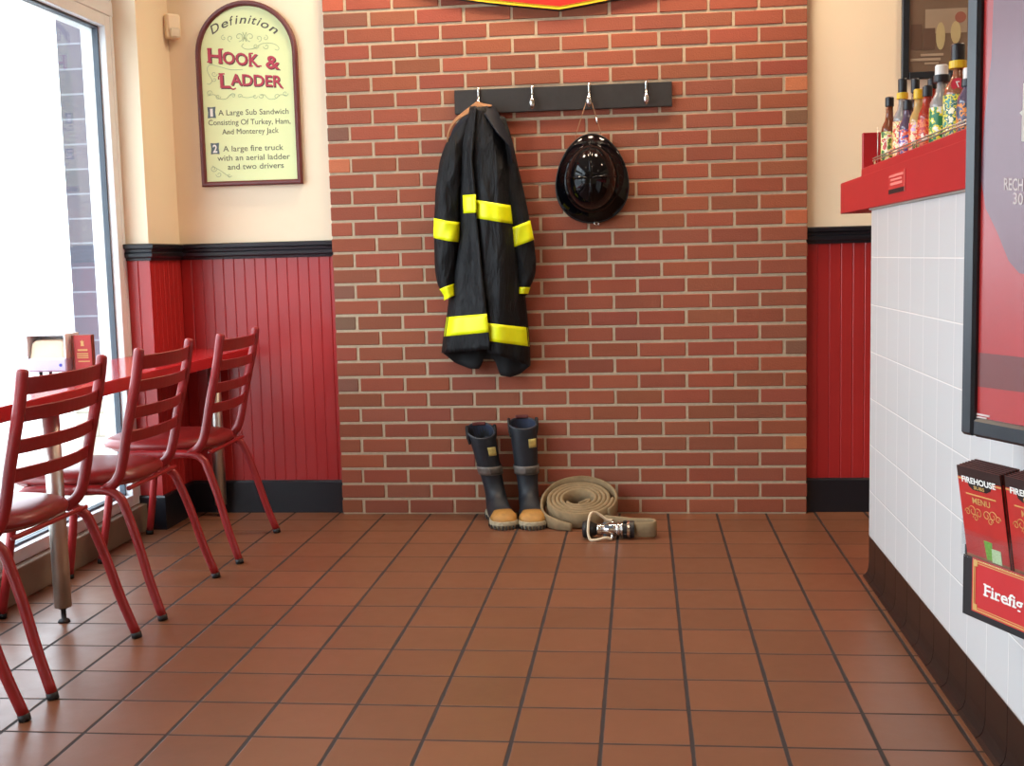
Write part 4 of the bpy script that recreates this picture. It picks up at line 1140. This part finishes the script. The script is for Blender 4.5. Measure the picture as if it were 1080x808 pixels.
# framed menu board on the far wall
t = thing('menu_board', 'dark framed picture board high on the cream wall behind the bottles', 'picture', (2.6, WY, 1.8))
mx0, mx1, mz0, mz1 = 2.302, 3.0, 1.797, 2.62
mb = MB()
for b in ((mx0, mx0+.028, mz0, mz1), (mx1-.028, mx1, mz0, mz1), (mx0+.028, mx1-.028, mz0, mz0+.028), (mx0+.028, mx1-.028, mz1-.028, mz1)): mb.box(b[0], b[1], WY-.028, WY-.001, b[2], b[3], c=.003)
mb.build('frame', PFRAME, t)
mb = MB(); mb.box(mx0+.02, mx1-.02, WY-.016, WY-.002, mz0+.02, mz1-.02); pp_ = mb.build('picture', mat('board_sepia', (112, 92, 76), .35, var=.12, nscale=7), t)
mb = MB(); QY = WY-.017
def mq(x0, y0, x1, y1, n=1):
    a, b = at(x0, y0, Y=QY), at(x1, y1, Y=QY); mb.box(a.x, b.x, QY-.0004*n, QY, b.z, a.z)
mb.cur = 0; mq(976, 10, 1020, 34)
mb.cur = 1; mq(961, 26, 972, 52, 2); mq(974, 30, 986, 52, 2)
mb.cur = 2
cc = at(992, 38, Y=QY); mb.prism([(.018*cos(k*pi/8), .055*sin(k*pi/8)) for k in range(16)], lambda a, b, d: (cc.x+a, QY-d, cc.z+b), .0004, .0016)
cc2 = at(1008, 34, Y=QY); mb.prism([(.020*cos(k*pi/8), .045*sin(k*pi/8)) for k in range(16)], lambda a, b, d: (cc2.x+a, QY-d, cc2.z+b), .0004, .0016)
mb.cur = 3
cc3 = at(1013, 18, Y=QY); mb.prism([(.022*cos(k*pi/8), .022*sin(k*pi/8)) for k in range(16)], lambda a, b, d: (cc3.x+a, QY-d, cc3.z+b), .0005, .0018)
mb.cur = 4
for yy_, a, b in ((57, 971, 995), (62, 960, 992), (66, 975, 990), (76, 975, 985)): mq(a, yy_, b, yy_+1.6, 2)
mb.build('print', [mat('sepia_light', (150, 132, 112), .4), mat('sepia_mid', (92, 70, 58), .4), mat('sepia_pale', (176, 160, 118), .4), mat('sepia_rose', (140, 84, 70), .4), mat('sepia_text', (160, 142, 122), .4)], pp_)

# ------------------------------------------------------------------ floor stand with framed poster and brochure holder
TH = R(22.5)
SP0 = Vector((1.894, -2.540, 0)); SD = Vector((sin(TH), -cos(TH), 0)); SN = Vector((-cos(TH), -sin(TH), 0)); ZU = Vector((0, 0, 1))
MS = Matrix((SD, -SN, ZU)).transposed().to_4x4(); MS.translation = SP0      # local: x along the stand, y into it, z up
def loc_(px, py, d=0.0):
    """pixel -> local (a, z) on the plane d in front of the stand's face"""
    dr = f_ + rr*((px-540)/F) - uu*((py-404)/F)
    o = SP0+SN*d; t = (o-CAM).dot(SN)/dr.dot(SN); p = CAM+dr*t-SP0
    return p.dot(SD), p.z
def W(a, z, d=0.0): return SP0+SD*a+SN*d+ZU*z
a0_, z0_ = loc_(1012, 457.5, .015); FA, FZ = a0_, z0_
FW_, FH_ = .64, 1.02
fa1 = loc_(1026.5, 300, .006)[0]-loc_(1016, 300, .015)[0]; fwid = .038
t = thing('poster_stand', 'black-framed red poster on a floor stand cut off by the right picture edge', 'sign stand', tuple(W(FA+FW_/2, 0, -.03)))
mb = MB(); q = FA
for b in ((q, q+fwid, FZ, FZ+FH_), (q+FW_-fwid, q+FW_, FZ, FZ+FH_), (q+fwid, q+FW_-fwid, FZ, FZ+fwid), (q+fwid, q+FW_-fwid, FZ+FH_-fwid, FZ+FH_)):
    mb.box(b[0], b[1], -.015, .016, b[2], b[3], M=MS, c=.006)
fr_ = mb.build('frame', PFRAME, t)
mb = MB(); mb.box(q+.02, q+FW_-.02, -.003, .012, FZ+.02, FZ+FH_-.02, M=MS); pr_ = mb.build('print_sheet', mat('poster_red', (168, 48, 48), .25, var=.06, nscale=4), t)
PD = .003
def pq(px, py):
    a, z = loc_(px, py, PD); return max(min(a, q+FW_-fwid), q+fwid), max(min(z, FZ+FH_-fwid), FZ+fwid)
def ppoly(mb, pts, off):
    k_ = [pq(*p) for p in pts]; mb.add([W(a, z, PD+off) for a, z in k_], [tuple(range(len(k_)))])
mb = MB(); ppoly(mb, [(1050, -60), (1046, 60), (1038, 130), (1034, 190), (1040, 220), (1052, 245), (1064, 275), (1075, 288), (1085, 290), (1130, 300), (1130, -90)], .0006)
mb.build('dark_shape', mat('poster_mauve', (112, 72, 84), .25, var=.1, nscale=6), pr_)
mb = MB(); ppoly(mb, [(1020, 371), (1029, 371.5), (1080, 377), (1180, 390), (1180, 430), (1080, 414), (1020, 406)], .0006)
mb.build('lower_band', mat('poster_dull_red', (112, 54, 52), .25, var=.06, nscale=5), pr_)
def ptext(mb, s, x0, y0, x1, y1, cap, **kw):
    a, b = loc_(x0, y0, PD), loc_(x1, y1, PD); put_text(mb, s, W(*a, PD), W(*b, PD), cap, ZU, SN, **kw)
PT = mat('poster_text', (206, 190, 186), .5)
mb = MB(); ptext(mb, 'RECH', 1059.5, 200, 1079.5, 201.5, .0235, off=.0014, bold=.012); mb.build('lettering', PT, pr_)
mb = MB(); ptext(mb, '30', 1069, 215, 1079.5, 216.2, .0225, off=.0014, bold=.012); mb.build('lettering', PT, pr_)
for k_, b in enumerate((1044, 1041)):
    mb = MB(); (a, z), (a2, z2) = loc_(1027, 437+k_*3, PD), loc_(b, 439+k_*3, PD); mb.box(a, a2, -PD-.0014, -PD, z, z+.0035, M=MS); mb.build('small_print', PT, pr_)
mb = MB(); ppoly(mb, [(1076, 119), (1079, 116), (1080, 88), (1092, 84), (1092, 151), (1078, 149), (1078.5, 122)], .0014); mb.build('pale_figure', mat('poster_pale', (190, 180, 170), .5), pr_)
ac = FA+FW_/2
mb = MB(); mb.box(ac-.02, ac+.02, .042, .072, .012, FZ+FH_*.6, M=MS, c=.003); mb.box(ac-.03, ac+.03, .0125, .043, FZ+.06, FZ+.14, M=MS); mb.box(ac-.03, ac+.03, .0125, .043, FZ+.46, FZ+.54, M=MS); mb.build('upright', PFRAME, t)
mb = MB(); mb.box(ac-.19, ac+.19, -.10, .20, .0, .014, M=MS, c=.004); mb.build('base_plate', PFRAME, t)

hA, hZt = loc_(1015.8, 584, .03); hZb = loc_(1015.8, 647, .03)[1]
HW_ = .60
bh = thing('brochure_holder', 'black brochure holder with a red lettered front panel below the poster', 'brochure holder', tuple(W(hA+.3, hZb, 0)))
mb = MB(); mb.box(hA, hA+HW_, -.030, -.026, hZb, hZt, M=MS, c=.001)                    # front
mb.box(hA, hA+.004, -.026, .034, hZb, hZt+.02, M=MS); mb.box(hA+HW_-.004, hA+HW_, -.026, .034, hZb, hZt+.02, M=MS)
mb.box(hA+.004, hA+HW_-.004, -.026, .034, hZb, hZb+.006, M=MS); mb.box(hA, hA+HW_, .0342, .038, hZb, hZt+.13, M=MS)
mb.build('holder_body', mat('holder_black', (22, 24, 28), .35), bh)
pa, pz1 = loc_(1025.5, 587.4, .032); pz0 = loc_(1025.5, 644, .032)[1]
mb = MB(); mb.box(pa, hA+HW_-.02, -.0318, -.0301, pz0, pz1, M=MS); fp = mb.build('front_panel', mat('holder_red_panel', (196, 40, 44), .35, var=.04), bh)
mb = MB(); a1_, a2_, zb_, zt_ = pa+.004, hA+HW_-.024, pz0+.003, pz1-.003
for w0, w1 in ((0, .003), (.0055, .007)):
    for b in ((a1_+w0, a1_+w1, zb_+w0, zt_-w0), (a2_-w1, a2_-w0, zb_+w0, zt_-w0), (a1_+w1, a2_-w1, zb_+w0, zb_+w1), (a1_+w1, a2_-w1, zt_-w1, zt_-w0)):
        mb.box(b[0], b[1], -.0326, -.0317, b[2], b[3], M=MS)
for ca_, cz_ in ((a1_+.008, zb_+.008), (a1_+.008, zt_-.008), (a2_-.008, zb_+.008), (a2_-.008, zt_-.008)):
    mb.box(ca_-.005, ca_+.005, -.033, -.0317, cz_-.005, cz_+.005, M=MS)
mb.build('gold_border', GOLD, fp)
mb = MB()
(ta, tz), (tb_, tz2) = loc_(1038.5, 628.2, .032), loc_(1079.5, 638, .032)
cap_ = .0245
put_text(mb, 'Firefig', W(ta, tz, .032), W(tb_, tz, .032), cap_, ZU, SN, off=.001, bold=.018)
wf = tb_-ta
for f0, f1, h in ((-.02, .10, 0), (-.02, .04, cap_-.003), (.17, .27, 0), (.285, .40, 0), (.575, .69, 0), (.735, .83, 0)):
    mb.box(ta+wf*f0, ta+wf*f1, -.0336, -.0326, tz+h, tz+h+.003, M=MS)
mb.build('lettering', INKW, fp)
PLX = glass_mat('clear_acrylic', (.95, .965, .97), 1.4)
mb = MB(); mb.box(hA-.001, hA+HW_, -.034, -.0325, hZt-.002, hZt+.075, M=MS); mb.box(hA-.001, hA+.001, -.032, .034, hZt+.021, hZt+.075, M=MS)
mb.build('acrylic_pocket', PLX, bh)

# printed menus: two stacks fanning out of the pocket
MW, MB_ = .128, .045
MTOP = (loc_(1006, 489.5, .055)[1]-hZt)/cos(R(9))
def menu(label, grp, a, k, first):
    root = thing('printed_menu', label, 'menu', tuple(W(a, hZb+.008, -.0)), grp)
    tz_ = .010
    tiltk = R(9.0-.6*k)
    M = MS @ Matrix.Translation((a, -.0248+.0040*k, hZt)) @ Matrix.Rotation(tiltk, 4, 'X') @ Matrix.Translation((0, 0, -MB_))
    z1 = MB_+MTOP+.0015*k; th_ = .0034
    mb = MB(); mb.box(0, MW, 0, th_, 0, z1, M=M, c=.0005); mb.build('paper_body', PAPER, root)
    mb = MB(); mb.box(0, MW, -.0006, .0001, 0, z1-.022, M=M); fr = mb.build('printed_cover', MRED, root)
    mb = MB(); mb.box(0, MW, -.0006, .0001, z1-.022, z1, M=M); mb.build('dark_header', MDARK, root)
    if not first: return root
    N = -(M.to_3x3() @ Vector((0, 1, 0))); U = M.to_3x3() @ ZU
    L = lambda a_, z, d=.0007: M @ Vector((a_, -d, z))
    mb = MB(); mb.box(0, MW, -.0012, -.0004, z1-.027, z1-.024, M=M); mb.build('gold_print', GOLD, fr)
    mb = MB(); put_text(mb, 'MENU', L(.038, z1-.073), L(.090, z1-.073), .013, U, N, off=.0006, bold=.012); mb.build('gold_lettering', GOLD, fr)
    mb = MB(); mb.box(.020, .108, -.0011, -.0004, z1-.056, z1-.0535, M=M); mb.build('gold_print', GOLD, fr)
    for s_ in (-1, 1):
        mb = MB()
        for cx_, cz_, r2 in ((.012, -.092, .011), (.030, -.090, .012), (.045, -.094, .008), (.022, -.103, .008)):
            mb.tube([M @ Vector((MW/2+s_*(cx_+r2*(1-.7*i/20)*cos(i*.36)), -.0009, z1+cz_+r2*(1-.7*i/20)*sin(i*.36))) for i in range(21)], .0009, 4)
        mb.build('gold_scroll', GOLD, fr)
    mb = MB(); mb.prism([(.028, -.022), (.102, -.022), (.096, -.038), (.084, -.044), (.044, -.044), (.033, -.038)], lambda a_, b, d: L(a_, z1+b, d), .0006, .0018)
    lgm = mb.build('crest', mat('crest_black', (30, 20, 20), .4), fr)
    mb = MB(); put_text(mb, 'FIREHOUSE', L(.014, z1-.031, .0018), L(.114, z1-.031, .0018), .0125, U, N, off=.0006, bold=.03); mb.build('white_lettering', INKW, lgm) if False else mb.build('white_lettering', INKW, fr)
    mb = MB(); put_text(mb, 'SUBS', L(.048, z1-.0415, .0018), L(.080, z1-.0415, .0018), .007, U, N, off=.0006, bold=.02); mb.build('gold_lettering', GOLD, fr)
    mb = MB(); mb.prism([(.058, .094), (.082, .094), (.078, .056), (.062, .056)], lambda a_, b, d: L(a_, b-.006, d), .0007, .0014); mb.build('green_cup', GREEN, fr)
    mb = MB(); mb.prism([(.080, .084), (.106, .084), (.106, .056), (.078, .056)], lambda a_, b, d: L(a_, b-.008, d), .0010, .0020); mb.build('green_cup', mat('print_pale_green', (190, 210, 160), .5, var=.2, nscale=200), fr)
    mb = MB(); mb.box(0, MW, -.0012, -.0005, .030, .050, M=M); mb.build('brown_print', mat('print_brown', (140, 92, 60), .5, var=.3, nscale=90), fr)
    return root
mA = loc_(1018.2, 583, .03)[0]
for s_, (ao, l1, l2) in enumerate(((mA, 'red printed menu at the front of the left stack in the brochure holder', 'printed menu packed behind the front one in the left stack'),
                                   (mA+MW+.010, 'red printed menu at the front of the right stack, cut by the picture edge', 'printed menu packed behind the front one in the right stack'))):
    for k in range(7):
        menu(l1 if k == 0 else l2, ('menus in the left stack', 'menus in the right stack')[s_], ao+random.uniform(-.0008, .0008)+.0015*k, k+(1 if s_ else 0)*.6, k == 0)

# ------------------------------------------------------------------ render look
sc.view_settings.view_transform = 'Standard'; sc.view_settings.look = 'None'
sc.view_settings.gamma = 1; sc.view_settings.exposure = 0.0; sc.view_settings.use_curve_mapping = False
try: sc.cycles.use_denoising = True
except Exception: pass
